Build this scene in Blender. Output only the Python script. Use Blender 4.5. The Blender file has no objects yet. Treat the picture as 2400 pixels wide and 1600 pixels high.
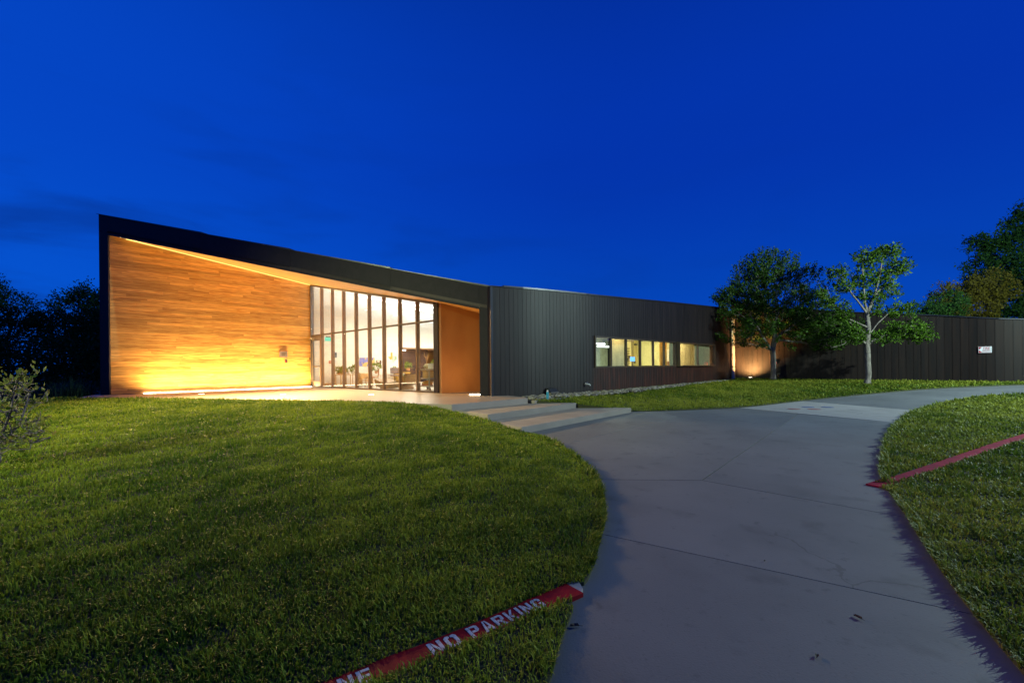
import bpy, bmesh, math, random
import numpy as np
from mathutils import Vector, Matrix, Euler
from mathutils.geometry import delaunay_2d_cdt

random.seed(7)
RNG = np.random.default_rng(11)
S = bpy.context.scene
COL = S.collection
R = math.radians

# ---------------------------------------------------------------- camera
EYE = 1.27
cd = bpy.data.cameras.new("camera")
cam = bpy.data.objects.new("camera", cd)
COL.objects.link(cam)
cd.sensor_fit = 'HORIZONTAL'
cd.sensor_width = 36.0
cd.lens = 36.0 * 1050.0 / 2400.0
cd.shift_y = 60.5 / 2400.0
cd.clip_start = 0.05
cd.clip_end = 2000
ROLL = R(0.605)
cx = Vector((math.cos(ROLL), 0, -math.sin(ROLL)))
cy = Vector((math.sin(ROLL), 0, math.cos(ROLL)))
cz = Vector((0, -1, 0))
m = Matrix((cx, cy, cz)).transposed().to_4x4()
m.translation = (0, 0, EYE)
cam.matrix_world = m
S.camera = cam

# ---------------------------------------------------------------- dusk sky
w = bpy.data.worlds.new("World")
S.world = w
w.use_nodes = True
nt = w.node_tree
nt.nodes.clear()


def N(tree, typ, **kw):
    n = tree.nodes.new(typ)
    for k, v in kw.items():
        if k.startswith('i_'):
            n.inputs[k[2:].replace('_', ' ')].default_value = v
        else:
            setattr(n, k, v)
    return n


out = N(nt, 'ShaderNodeOutputWorld')
bg = N(nt, 'ShaderNodeBackground')
bg.inputs['Strength'].default_value = 1.0
nt.links.new(bg.outputs[0], out.inputs[0])
tc = N(nt, 'ShaderNodeTexCoord')
sep = N(nt, 'ShaderNodeSeparateXYZ')
nt.links.new(tc.outputs['Generated'], sep.inputs[0])
# afterglow side (left of the building, where the sun went down) to the darker side
side = N(nt, 'ShaderNodeMapRange', interpolation_type='SMOOTHSTEP')
side.inputs[1].default_value = 0.25
side.inputs[2].default_value = -0.85
nt.links.new(sep.outputs[0], side.inputs[0])
mixs = N(nt, 'ShaderNodeMix', data_type='RGBA')
mixs.inputs[6].default_value = (0.0005, 0.034, 0.405, 1)
mixs.inputs[7].default_value = (0.0005, 0.060, 0.545, 1)
nt.links.new(side.outputs[0], mixs.inputs[0])
# paler towards the horizon
hz = N(nt, 'ShaderNodeMapRange', interpolation_type='SMOOTHSTEP')
hz.inputs[1].default_value = 0.42
hz.inputs[2].default_value = 0.02
nt.links.new(sep.outputs[2], hz.inputs[0])
mixh = N(nt, 'ShaderNodeMix', data_type='RGBA', blend_type='ADD')
mixh.inputs[7].default_value = (0.0, 0.030, 0.085, 1)
nt.links.new(hz.outputs[0], mixh.inputs[0])
nt.links.new(mixs.outputs[2], mixh.inputs[6])
# darker overhead
zen = N(nt, 'ShaderNodeMapRange', interpolation_type='SMOOTHSTEP')
zen.inputs[1].default_value = 0.45
zen.inputs[2].default_value = 1.0
zen.inputs[3].default_value = 1.0
zen.inputs[4].default_value = 0.35
nt.links.new(sep.outputs[2], zen.inputs[0])
mulz = N(nt, 'ShaderNodeMix', data_type='RGBA', blend_type='MULTIPLY')
mulz.inputs[0].default_value = 1.0
nt.links.new(mixh.outputs[2], mulz.inputs[6])
nt.links.new(zen.outputs[0], mulz.inputs[7])
# thin streaks of cloud, strongest low on the afterglow side
mp = N(nt, 'ShaderNodeMapping')
mp.inputs['Rotation'].default_value = (0, R(-14), R(10))
mp.inputs['Scale'].default_value = (2.2, 2.2, 10.0)
nt.links.new(tc.outputs['Generated'], mp.inputs[0])
cl = N(nt, 'ShaderNodeTexNoise')
cl.inputs['Scale'].default_value = 1.5
cl.inputs['Detail'].default_value = 5
cl.inputs['Roughness'].default_value = 0.5
cl.inputs['Distortion'].default_value = 0.35
nt.links.new(mp.outputs[0], cl.inputs[0])
clr = N(nt, 'ShaderNodeMapRange', interpolation_type='SMOOTHSTEP')
clr.inputs[1].default_value = 0.44
clr.inputs[2].default_value = 0.70
clr.inputs[3].default_value = 0.0
clr.inputs[4].default_value = 0.75
nt.links.new(cl.outputs[0], clr.inputs[0])
wl = N(nt, 'ShaderNodeMapRange', interpolation_type='SMOOTHSTEP')
wl.inputs[1].default_value = 0.50
wl.inputs[2].default_value = 0.15
wl.inputs[3].default_value = 0.25
wl.inputs[4].default_value = 1.0
nt.links.new(sep.outputs[2], wl.inputs[0])
wside = N(nt, 'ShaderNodeMath', operation='MULTIPLY')
nt.links.new(wl.outputs[0], wside.inputs[0])
wsa = N(nt, 'ShaderNodeMath', operation='MULTIPLY_ADD')
wsa.inputs[1].default_value = 0.8
wsa.inputs[2].default_value = 0.2
nt.links.new(side.outputs[0], wsa.inputs[0])
nt.links.new(wsa.outputs[0], wside.inputs[1])
wm = N(nt, 'ShaderNodeMath', operation='MULTIPLY')
nt.links.new(clr.outputs[0], wm.inputs[0])
nt.links.new(wside.outputs[0], wm.inputs[1])
mixc = N(nt, 'ShaderNodeMix', data_type='RGBA')
mixc.inputs[7].default_value = (0.001, 0.030, 0.26, 1)
nt.links.new(wm.outputs[0], mixc.inputs[0])
nt.links.new(mulz.outputs[2], mixc.inputs[6])
# the physical twilight sky adds its faint neutral share
sky = N(nt, 'ShaderNodeTexSky')
sky.sky_type = 'NISHITA'
sky.sun_disc = False
sky.sun_elevation = R(-2.0)
sky.sun_rotation = R(-75)
sky.ozone_density = 6.0
skm = N(nt, 'ShaderNodeMix', data_type='RGBA', blend_type='ADD')
skm.inputs[0].default_value = 0.05
nt.links.new(mixc.outputs[2], skm.inputs[6])
nt.links.new(sky.outputs[0], skm.inputs[7])
nt.links.new(skm.outputs[2], bg.inputs[0])

S.view_settings.view_transform = 'Standard'
S.view_settings.look = 'None'
S.view_settings.exposure = 0.0
S.view_settings.gamma = 1.0
S.view_settings.use_curve_mapping = False
S.cycles.max_bounces = 6
S.cycles.diffuse_bounces = 3
S.cycles.glossy_bounces = 3
S.cycles.transmission_bounces = 4
S.cycles.transparent_max_bounces = 12
S.cycles.caustics_reflective = False
S.cycles.caustics_refractive = False
S.cycles.sample_clamp_indirect = 4.0
S.cycles.use_denoising = True
try:
    S.cycles.denoiser = 'OPENIMAGEDENOISE'
except Exception:
    pass

# ---------------------------------------------------------------- materials
MATS = {}


def mat(name, c1, c2=None, rough=0.6, metal=0.0, spec=0.5, scale=(4, 4, 4), nscale=1.0, detail=4.0,
        bump=0.0, rand=0.0, lo=0.35, hi=0.65, coord='Object', bscale=None, dist=0.0, rrand=0.0):
    """Principled surface: two colours mixed by a stretched noise, optional tone shift per object."""
    if name in MATS:
        return MATS[name]
    mt = bpy.data.materials.new(name)
    mt.use_nodes = True
    t = mt.node_tree
    b = t.nodes['Principled BSDF']
    b.inputs['Roughness'].default_value = rough
    b.inputs['Metallic'].default_value = metal
    b.inputs['Specular IOR Level'].default_value = spec
    c1 = tuple(c1) + (1,)
    if c2 is None:
        c2 = tuple(v * 0.8 for v in c1[:3])
    c2 = tuple(c2) + (1,)
    tcn = t.nodes.new('ShaderNodeTexCoord')
    mpn = t.nodes.new('ShaderNodeMapping')
    mpn.inputs['Scale'].default_value = scale
    t.links.new(tcn.outputs[coord], mpn.inputs[0])
    oi = t.nodes.new('ShaderNodeObjectInfo')
    if rand > 0 or rrand > 0:
        mlt = t.nodes.new('ShaderNodeMath')
        mlt.operation = 'MULTIPLY'
        mlt.inputs[1].default_value = 37.0
        t.links.new(oi.outputs['Random'], mlt.inputs[0])
        cb = t.nodes.new('ShaderNodeCombineXYZ')
        for i in range(3):
            t.links.new(mlt.outputs[0], cb.inputs[i])
        t.links.new(cb.outputs[0], mpn.inputs['Location'])
    nz = t.nodes.new('ShaderNodeTexNoise')
    nz.inputs['Scale'].default_value = nscale
    nz.inputs['Detail'].default_value = detail
    nz.inputs['Distortion'].default_value = dist
    t.links.new(mpn.outputs[0], nz.inputs['Vector'])
    mr = t.nodes.new('ShaderNodeMapRange')
    mr.inputs[1].default_value = lo
    mr.inputs[2].default_value = hi
    t.links.new(nz.outputs[0], mr.inputs[0])
    mx = t.nodes.new('ShaderNodeMix')
    mx.data_type = 'RGBA'
    mx.inputs[6].default_value = c1
    mx.inputs[7].default_value = c2
    t.links.new(mr.outputs[0], mx.inputs[0])
    col = mx.outputs[2]
    if rand > 0:
        rm = t.nodes.new('ShaderNodeMapRange')
        rm.inputs[3].default_value = 1.0 - rand
        rm.inputs[4].default_value = 1.0 + rand
        t.links.new(oi.outputs['Random'], rm.inputs[0])
        mu = t.nodes.new('ShaderNodeMix')
        mu.data_type = 'RGBA'
        mu.blend_type = 'MULTIPLY'
        mu.inputs[0].default_value = 1.0
        t.links.new(col, mu.inputs[6])
        t.links.new(rm.outputs[0], mu.inputs[7])
        col = mu.outputs[2]
    t.links.new(col, b.inputs['Base Color'])
    if bump > 0:
        bp = t.nodes.new('ShaderNodeBump')
        bp.inputs['Strength'].default_value = bump
        bp.inputs['Distance'].default_value = 0.02
        if bscale:
            n2 = t.nodes.new('ShaderNodeTexNoise')
            n2.inputs['Scale'].default_value = bscale
            n2.inputs['Detail'].default_value = 6
            t.links.new(tcn.outputs[coord], n2.inputs['Vector'])
            t.links.new(n2.outputs[0], bp.inputs['Height'])
        else:
            t.links.new(nz.outputs[0], bp.inputs['Height'])
        t.links.new(bp.outputs[0], b.inputs['Normal'])
    MATS[name] = mt
    return mt


def emit(name, col, strength):
    if name in MATS:
        return MATS[name]
    mt = bpy.data.materials.new(name)
    mt.use_nodes = True
    t = mt.node_tree
    t.nodes.remove(t.nodes['Principled BSDF'])
    e = t.nodes.new('ShaderNodeEmission')
    e.inputs[0].default_value = tuple(col) + (1,)
    e.inputs[1].default_value = strength
    t.links.new(e.outputs[0], t.nodes['Material Output'].inputs[0])
    MATS[name] = mt
    return mt


def glass_mat():
    mt = bpy.data.materials.new("window_glass")
    mt.use_nodes = True
    t = mt.node_tree
    t.nodes.remove(t.nodes['Principled BSDF'])
    tr = t.nodes.new('ShaderNodeBsdfTransparent')
    tr.inputs[0].default_value = (0.93, 0.95, 0.94, 1)
    gl = t.nodes.new('ShaderNodeBsdfGlossy')
    gl.inputs['Roughness'].default_value = 0.01
    lw = t.nodes.new('ShaderNodeLayerWeight')
    pw = t.nodes.new('ShaderNodeMath')
    pw.operation = 'POWER'
    pw.inputs[1].default_value = 3.5
    t.links.new(lw.outputs['Facing'], pw.inputs[0])
    fr = t.nodes.new('ShaderNodeMath')
    fr.operation = 'MULTIPLY_ADD'
    fr.inputs[1].default_value = 0.85
    fr.inputs[2].default_value = 0.05
    t.links.new(pw.outputs[0], fr.inputs[0])
    mx = t.nodes.new('ShaderNodeMixShader')
    t.links.new(fr.outputs[0], mx.inputs[0])
    t.links.new(tr.outputs[0], mx.inputs[1])
    t.links.new(gl.outputs[0], mx.inputs[2])
    t.links.new(mx.outputs[0], t.nodes['Material Output'].inputs[0])
    return mt


def leafmat(name, dark, light, transl=0.35, rough=0.5):
    """Blades and leaves: colour runs from dark to light by a value stored on each blade."""
    if name in MATS:
        return MATS[name]
    mt = bpy.data.materials.new(name)
    mt.use_nodes = True
    t = mt.node_tree
    b = t.nodes['Principled BSDF']
    b.inputs['Roughness'].default_value = rough
    b.inputs['Specular IOR Level'].default_value = 0.12
    at = t.nodes.new('ShaderNodeAttribute')
    at.attribute_name = 'tint'
    cr = t.nodes.new('ShaderNodeValToRGB')
    cr.color_ramp.elements[0].color = tuple(dark) + (1,)
    cr.color_ramp.elements[1].color = tuple(light) + (1,)
    t.links.new(at.outputs['Fac'], cr.inputs[0])
    t.links.new(cr.outputs[0], b.inputs['Base Color'])
    tl = t.nodes.new('ShaderNodeBsdfTranslucent')
    t.links.new(cr.outputs[0], tl.inputs[0])
    mx = t.nodes.new('ShaderNodeMixShader')
    mx.inputs[0].default_value = transl
    t.links.new(b.outputs[0], mx.inputs[1])
    t.links.new(tl.outputs[0], mx.inputs[2])
    t.links.new(mx.outputs[0], t.nodes['Material Output'].inputs[0])
    MATS[name] = mt
    return mt


GLASS = glass_mat()
M_cedar = mat("cedar_plank", (0.58, 0.32, 0.085), (0.36, 0.16, 0.034), rough=0.5, spec=0.35, scale=(1.1, 22, 22), nscale=1.6,
              detail=6, lo=0.42, hi=0.62, rand=0.28, dist=0.9, bump=0.12)
M_cedarback = mat("dark_batten", (0.05, 0.025, 0.012))
M_soffit = mat("soffit_cedar", (0.58, 0.33, 0.11), (0.40, 0.19, 0.055), rough=0.42, scale=(1.0, 20, 20), nscale=1.4, lo=0.4, hi=0.75, rand=0.16)
M_fascia = mat("dark_bronze_sheet", (0.019, 0.0125, 0.0155), (0.013, 0.009, 0.011), rough=0.55, metal=0.0, spec=0.15, scale=(3, 3, 3), nscale=2, bump=0.03)
M_wall = mat("weathered_bronze_panel", (0.024, 0.0155, 0.0150), (0.0125, 0.0085, 0.0095), rough=0.5, metal=0.0, spec=0.28, scale=(7, 7, 0.35), nscale=1.5, detail=5,
             rand=0.13, bump=0.05)
M_rust = mat("rust_stained_panel", (0.066, 0.019, 0.012), (0.022, 0.013, 0.012), rough=0.55, metal=0.0, spec=0.28, scale=(6, 6, 0.8), nscale=1.3, detail=5, rand=0.2, bump=0.05)
M_far = mat("dark_screen_panel", (0.017, 0.0095, 0.007), (0.009, 0.006, 0.0055), rough=0.6, metal=0.0, spec=0.2, scale=(6, 6, 0.4), nscale=1.4, rand=0.2, bump=0.04)
M_coping = mat("coping_metal", (0.045, 0.045, 0.055), rough=0.35, metal=0.6)
M_brown = mat("copper_brown_panel", (0.30, 0.135, 0.048), (0.25, 0.105, 0.036), rough=0.42, metal=0.15, scale=(1, 1, 0.6), nscale=1.5)
M_frame = mat("bronze_window_frame", (0.055, 0.034, 0.020), (0.042, 0.026, 0.016), rough=0.42)
M_fin = mat("timber_mullion", (0.19, 0.095, 0.038), (0.13, 0.06, 0.024), rough=0.5, scale=(8, 8, 1), nscale=2)
M_doorf = mat("grey_door_frame", (0.14, 0.12, 0.115), rough=0.4, metal=0.4)
M_steel = mat("brushed_steel", (0.42, 0.41, 0.42), rough=0.32, metal=0.9)
M_conc = mat("porch_concrete", (0.36, 0.29, 0.23), (0.30, 0.235, 0.185), rough=0.34, spec=0.55, scale=(1, 1, 1), nscale=0.9, detail=7, lo=0.3, hi=0.7)
M_step = mat("step_concrete", (0.30, 0.255, 0.21), (0.23, 0.195, 0.16), rough=0.75, scale=(1, 1, 1), nscale=1.6, detail=8, lo=0.3, hi=0.7, bump=0.08, bscale=60)


def slab_mat(name, c1, c2, c3):
    """Broom-finished concrete: broad mottling, fine speckle, a few stains."""
    mt = mat(name, c1, c2, rough=0.72, scale=(1, 1, 1), nscale=0.75, detail=9, lo=0.3, hi=0.7, rand=0.05, bump=0.10, bscale=95)
    t = mt.node_tree
    b = t.nodes['Principled BSDF']
    src = b.inputs['Base Color'].links[0].from_socket
    tcn = [n for n in t.nodes if n.type == 'TEX_COORD'][0]
    for sc, lo, hi, colr, amt in ((1.1, 0.52, 0.80, c3, 0.55), (2.6, 0.58, 0.74, c3, 0.6), (70.0, 0.60, 0.74, c3, 0.45), (9.0, 0.63, 0.72, c3, 0.5)):
        nz = t.nodes.new('ShaderNodeTexNoise')
        nz.inputs['Scale'].default_value = sc
        nz.inputs['Detail'].default_value = 6
        t.links.new(tcn.outputs['Object'], nz.inputs['Vector'])
        mr = t.nodes.new('ShaderNodeMapRange')
        mr.inputs[1].default_value = lo
        mr.inputs[2].default_value = hi
        mr.inputs[4].default_value = amt
        t.links.new(nz.outputs[0], mr.inputs[0])
        mx = t.nodes.new('ShaderNodeMix')
        mx.data_type = 'RGBA'
        mx.inputs[7].default_value = tuple(colr) + (1,)
        t.links.new(mr.outputs[0], mx.inputs[0])
        t.links.new(src, mx.inputs[6])
        src = mx.outputs[2]
    vo = t.nodes.new('ShaderNodeTexVoronoi')
    vo.feature = 'DISTANCE_TO_EDGE'
    vo.inputs['Scale'].default_value = .45
    wp = t.nodes.new('ShaderNodeTexNoise')
    wp.inputs['Scale'].default_value = 2.2
    wp.inputs['Detail'].default_value = 7
    t.links.new(tcn.outputs['Object'], wp.inputs['Vector'])
    va = t.nodes.new('ShaderNodeVectorMath')
    va.operation = 'MULTIPLY_ADD'
    va.inputs[1].default_value = (.5, .5, 0)
    t.links.new(wp.outputs['Color'], va.inputs[0])
    t.links.new(tcn.outputs['Object'], va.inputs[2])
    t.links.new(va.outputs[0], vo.inputs['Vector'])
    c1_ = t.nodes.new('ShaderNodeMapRange')
    c1_.inputs[1].default_value = .0015
    c1_.inputs[2].default_value = .004
    c1_.inputs[3].default_value = .4
    c1_.inputs[4].default_value = 0
    t.links.new(vo.outputs['Distance'], c1_.inputs[0])
    nm = t.nodes.new('ShaderNodeTexNoise')
    nm.inputs['Scale'].default_value = .5
    t.links.new(tcn.outputs['Object'], nm.inputs['Vector'])
    c2_ = t.nodes.new('ShaderNodeMapRange')
    c2_.inputs[1].default_value = .55
    c2_.inputs[2].default_value = .62
    t.links.new(nm.outputs[0], c2_.inputs[0])
    c3_ = t.nodes.new('ShaderNodeMath')
    c3_.operation = 'MULTIPLY'
    t.links.new(c1_.outputs[0], c3_.inputs[0])
    t.links.new(c2_.outputs[0], c3_.inputs[1])
    mx = t.nodes.new('ShaderNodeMix')
    mx.data_type = 'RGBA'
    mx.inputs[7].default_value = (.03, .026, .022, 1)
    t.links.new(c3_.outputs[0], mx.inputs[0])
    t.links.new(src, mx.inputs[6])
    t.links.new(mx.outputs[2], b.inputs['Base Color'])
    return mt


M_slab = slab_mat("path_concrete", (0.142, 0.146, 0.145), (0.104, 0.107, 0.107), (0.056, 0.057, 0.057))
M_slabw = slab_mat("pale_path_concrete", (0.30, 0.285, 0.265), (0.26, 0.245, 0.225), (0.19, 0.18, 0.16))
M_joint = mat("joint_dirt", (0.05, 0.04, 0.032))
M_soil = mat("lawn_soil", (0.030, 0.040, 0.010), (0.050, 0.045, 0.018), rough=0.95, scale=(1, 1, 1), nscale=14, detail=6)
M_ground = mat("field_ground", (0.035, 0.045, 0.018), (0.05, 0.05, 0.022), rough=0.95, nscale=0.5)
M_grass = leafmat("lawn_grass", (0.045, 0.105, 0.006), (0.30, 0.37, 0.030))
M_grassdry = leafmat("drier_lawn_grass", (0.065, 0.125, 0.008), (0.36, 0.37, 0.045))
M_tall = leafmat("tall_grass_blade", (0.02, 0.05, 0.022), (0.06, 0.12, 0.05))
M_leaf = leafmat("oak_leaf", (0.018, 0.050, 0.006), (0.09, 0.18, 0.018))
M_leaf2 = leafmat("young_oak_leaf", (0.028, 0.075, 0.006), (0.12, 0.22, 0.018))
M_leafy = leafmat("yellowing_leaf", (0.14, 0.12, 0.012), (0.30, 0.24, 0.03))
M_leafd = leafmat("dark_leaf", (0.020, 0.065, 0.012), (0.080, 0.19, 0.030))
M_leafs = leafmat("shrub_leaf", (0.04, 0.08, 0.015), (0.26, 0.26, 0.07))
M_bark = mat("pale_bark", (0.24, 0.205, 0.17), (0.13, 0.105, 0.085), rough=0.9, scale=(10, 10, 2), nscale=2, bump=0.4)
M_barkd = mat("dark_bark", (0.08, 0.065, 0.055), rough=0.9, scale=(10, 10, 2), nscale=2, bump=0.4)
M_twig = mat("grey_twig", (0.17, 0.13, 0.145), rough=0.8)
M_white = mat("white_plaster", (0.80, 0.80, 0.79), (0.77, 0.77, 0.76), rough=0.7)
M_board = mat("white_shiplap", (0.80, 0.78, 0.72), (0.76, 0.74, 0.68), rough=0.6, rand=0.03)
M_floor = mat("polished_floor", (0.52, 0.48, 0.42), (0.46, 0.42, 0.37), rough=0.22)
M_black = mat("black_plastic", (0.02, 0.02, 0.022), rough=0.5)
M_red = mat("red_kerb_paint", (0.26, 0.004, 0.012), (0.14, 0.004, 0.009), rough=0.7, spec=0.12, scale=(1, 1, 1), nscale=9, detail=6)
M_kerbc = mat("bare_kerb_concrete", (0.30, 0.28, 0.27), rough=0.8)
M_stencil = mat("stencil_white", (0.46, 0.47, 0.50), (0.20, 0.12, 0.13), rough=0.7, scale=(1, 1, 1), nscale=55, lo=0.50, hi=0.72)
M_led = emit("led_strip_glow", (1.0, 0.80, 0.52), 14.0)
M_lens = emit("ground_light_lens", (1.0, 0.86, 0.62), 12.0)

# ---------------------------------------------------------------- mesh helpers
W = {}          # world matrix of every object made here


class MB:
    def __init__(s):
        s.v = []
        s.f = []

    def add(s, vs, fs):
        o = len(s.v)
        s.v += [tuple(p) for p in vs]
        s.f += [tuple(i + o for i in f) for f in fs]
        return s

    def box(s, x0, x1, y0, y1, z0, z1):
        return s.add([(x0, y0, z0), (x1, y0, z0), (x1, y1, z0), (x0, y1, z0), (x0, y0, z1), (x1, y0, z1), (x1, y1, z1), (x0, y1, z1)],
                     [(0, 3, 2, 1), (4, 5, 6, 7), (0, 1, 5, 4), (1, 2, 6, 5), (2, 3, 7, 6), (3, 0, 4, 7)])

    def prism(s, poly, z0, z1):
        """poly: xy list; z0/z1 a number or a function of (x, y)"""
        n = len(poly)
        a = sum(poly[i][0] * poly[(i + 1) % n][1] - poly[(i + 1) % n][0] * poly[i][1] for i in range(n))
        if a < 0:
            poly = poly[::-1]
        g = lambda z, p: z(*p) if callable(z) else z
        vs = [(p[0], p[1], g(z0, p)) for p in poly] + [(p[0], p[1], g(z1, p)) for p in poly]
        fs = [tuple(range(n - 1, -1, -1)), tuple(range(n, 2 * n))] + [(i, (i + 1) % n, n + (i + 1) % n, n + i) for i in range(n)]
        return s.add(vs, fs)

    def hexa(s, b4, t4):
        """8-corner block from four bottom and four top points (same winding)"""
        return s.add(list(b4) + list(t4), [(3, 2, 1, 0), (4, 5, 6, 7), (0, 1, 5, 4), (1, 2, 6, 5), (2, 3, 7, 6), (3, 0, 4, 7)])

    def tube(s, pts, rad, n=8, cap=True):
        pts = [Vector(p) for p in pts]
        if not hasattr(rad, '__len__'):
            rad = [rad] * len(pts)
        up = Vector((0, 0, 1))
        rings = []
        for i, p in enumerate(pts):
            d = (pts[min(i + 1, len(pts) - 1)] - pts[max(i - 1, 0)])
            d = d.normalized() if d.length > 1e-9 else up
            a = d.cross(up if abs(d.z) < 0.95 else Vector((1, 0, 0))).normalized()
            b = d.cross(a)
            rings.append([p + (a * math.cos(2 * math.pi * k / n) + b * math.sin(2 * math.pi * k / n)) * rad[i] for k in range(n)])
        vs = [q for r in rings for q in r]
        fs = []
        for i in range(len(pts) - 1):
            for k in range(n):
                fs.append((i * n + k, i * n + (k + 1) % n, (i + 1) * n + (k + 1) % n, (i + 1) * n + k))
        if cap:
            fs.append(tuple(range(n - 1, -1, -1)))
            fs.append(tuple((len(pts) - 1) * n + k for k in range(n)))
        return s.add(vs, fs)

    def lathe(s, prof, n=16, c=(0, 0, 0)):
        vs = [(c[0] + r * math.cos(2 * math.pi * k / n), c[1] + r * math.sin(2 * math.pi * k / n), c[2] + z) for r, z in prof for k in range(n)]
        fs = [(i * n + k, i * n + (k + 1) % n, (i + 1) * n + (k + 1) % n, (i + 1) * n + k) for i in range(len(prof) - 1) for k in range(n)]
        fs.append(tuple(range(n - 1, -1, -1)))
        fs.append(tuple((len(prof) - 1) * n + k for k in range(n)))
        return s.add(vs, fs)

    def blob(s, c, r, seed=0, n=7, k=5, amp=0.15):
        rg = random.Random(seed)
        vs = [(c[0], c[1], c[2] - r[2])]
        for i in range(1, k):
            ph = math.pi * i / k
            for j in range(n):
                q = 1 + rg.uniform(-amp, amp)
                th = 2 * math.pi * j / n
                vs.append((c[0] + r[0] * q * math.sin(ph) * math.cos(th), c[1] + r[1] * q * math.sin(ph) * math.sin(th), c[2] - r[2] * q * math.cos(ph)))
        vs.append((c[0], c[1], c[2] + r[2]))
        fs = [(0, 1 + (j + 1) % n, 1 + j) for j in range(n)]
        for i in range(k - 2):
            for j in range(n):
                a = 1 + i * n
                fs.append((a + j, a + (j + 1) % n, a + n + (j + 1) % n, a + n + j))
        l = len(vs) - 1
        a = 1 + (k - 2) * n
        fs += [(a + j, a + (j + 1) % n, l) for j in range(n)]
        return s.add(vs, fs)

    def build(s, name, mtl, parent=None, M=None, world=False, smooth=False, bevel=0.0):
        """M: world matrix of the new object; world=True means the vertices are in world space."""
        M = M or (Matrix() if parent is None else W[parent].copy())
        vs = s.v
        if world:
            I = M.inverted()
            vs = [I @ Vector(p) for p in vs]
        me = bpy.data.meshes.new(name)
        me.from_pydata([tuple(p) for p in vs], [], s.f)
        me.materials.append(mtl)
        if bevel > 0:
            bm = bmesh.new()
            bm.from_mesh(me)
            bmesh.ops.bevel(bm, geom=bm.edges[:], offset=bevel, segments=1, affect='EDGES', clamp_overlap=True)
            bm.to_mesh(me)
            bm.free()
        if smooth:
            me.polygons.foreach_set('use_smooth', [True] * len(me.polygons))
        return link(name, me, parent, M)


def link(name, data, parent=None, M=None):
    o = bpy.data.objects.new(name, data)
    COL.objects.link(o)
    M = M or (Matrix() if parent is None else W[parent].copy())
    W[o] = M.copy()
    if parent is not None:
        o.parent = parent
        o.matrix_local = W[parent].inverted() @ M
    else:
        o.matrix_world = M
    return o


def T(x, y, z=0.0, rz=0.0):
    return Matrix.Translation((x, y, z)) @ Matrix.Rotation(rz, 4, 'Z')


def empty(name, M):
    return link(name, None, None, M)


def tag(o, label=None, cat=None, group=None, kind=None):
    if label:
        o['label'] = label
    if cat:
        o['category'] = cat
    if group:
        o['group'] = group
    if kind:
        o['kind'] = kind
    return o


def dup(o, M, parent=None):
    """copy of an object and its parts, sharing mesh data"""
    c = o.copy()
    COL.objects.link(c)
    W[c] = M.copy()
    if parent is not None:
        c.parent = parent
        c.matrix_local = W[parent].inverted() @ M
    else:
        c.matrix_world = M
    for ch in list(o.children):
        dup(ch, M @ ch.matrix_local, c)
    return c


def crom(pts, n=6):
    P = [np.array(p, float) for p in pts]
    P = [2 * P[0] - P[1]] + P + [2 * P[-1] - P[-2]]
    o = []
    for i in range(1, len(P) - 2):
        a, b, c, d = P[i - 1:i + 3]
        for t in np.linspace(0, 1, n, endpoint=False):
            o.append(tuple(.5 * ((2 * b) + (-a + c) * t + (2 * a - 5 * b + 4 * c - d) * t * t + (-a + 3 * b - 3 * c + d) * t ** 3)))
    o.append(tuple(P[-2]))
    return o


def clip_poly(poly, p, n):
    """keep the part of poly with (q-p).n >= 0"""
    o = []
    for i in range(len(poly)):
        a, b = poly[i], poly[(i + 1) % len(poly)]
        da = (a[0] - p[0]) * n[0] + (a[1] - p[1]) * n[1]
        db = (b[0] - p[0]) * n[0] + (b[1] - p[1]) * n[1]
        if da >= 0:
            o.append(a)
        if (da >= 0) != (db >= 0):
            t = da / (da - db)
            o.append((a[0] + (b[0] - a[0]) * t, a[1] + (b[1] - a[1]) * t))
    return o


def convex_clip(poly, conv):
    n = len(conv)
    ar = sum(conv[i][0] * conv[(i + 1) % n][1] - conv[(i + 1) % n][0] * conv[i][1] for i in range(n))
    if ar < 0:
        conv = conv[::-1]
    for i in range(n):
        a, b = conv[i], conv[(i + 1) % n]
        poly = clip_poly(poly, a, (-(b[1] - a[1]), b[0] - a[0]))
        if len(poly) < 3:
            return []
    return poly


# ---------------------------------------------------------------- plan of the place (metres)
P0 = 0.45                                    # porch and room floor level
C = Vector((-9.447, 21.085))                 # corner of timber wall and glazing
gang = R(-42.295)
g = Vector((math.cos(gang), math.sin(gang)))  # along the glazing, to the right
nn = Vector((-g.y, g.x))                     # into the room
wang = R(48.79)
wv = Vector((math.cos(wang), math.sin(wang)))  # along the timber wall, away from the street
A0 = Vector((-14.156, 15.707))               # front end of timber wall
GR = C + g * 9.31                            # right end of glazing
J1 = Vector((-0.940, 13.102))                # right end of the opening in the front plane
pv = (J1 - A0).normalized()                  # along the front plane
pn = Vector((-pv.y, pv.x))                   # into the building
PL = (J1 - A0).length


def soffz(x, y):
    return 6.08 - 0.2245 * (x + 14.1) + 0.040 * (y - 15.7)


def FP(s, z, d=0.0):
    """point of the front plane: s along it, d behind it"""
    q = A0 + pv * s + pn * d
    return (q.x, q.y, z)


def ftop(s):
    return 6.790 - 0.2265 * (s + 0.28)


# path levels
def pz(x, y):
    a = 0.0045 * min(max(y, 0.0), 10.0)
    b = float(np.interp(x, (3.5, 6, 7.2, 9.6, 12.5, 15.5, 19.7, 26), (0, .04, .06, .1, .2, .3, .38, .42)))
    return max(a, b)


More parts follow.
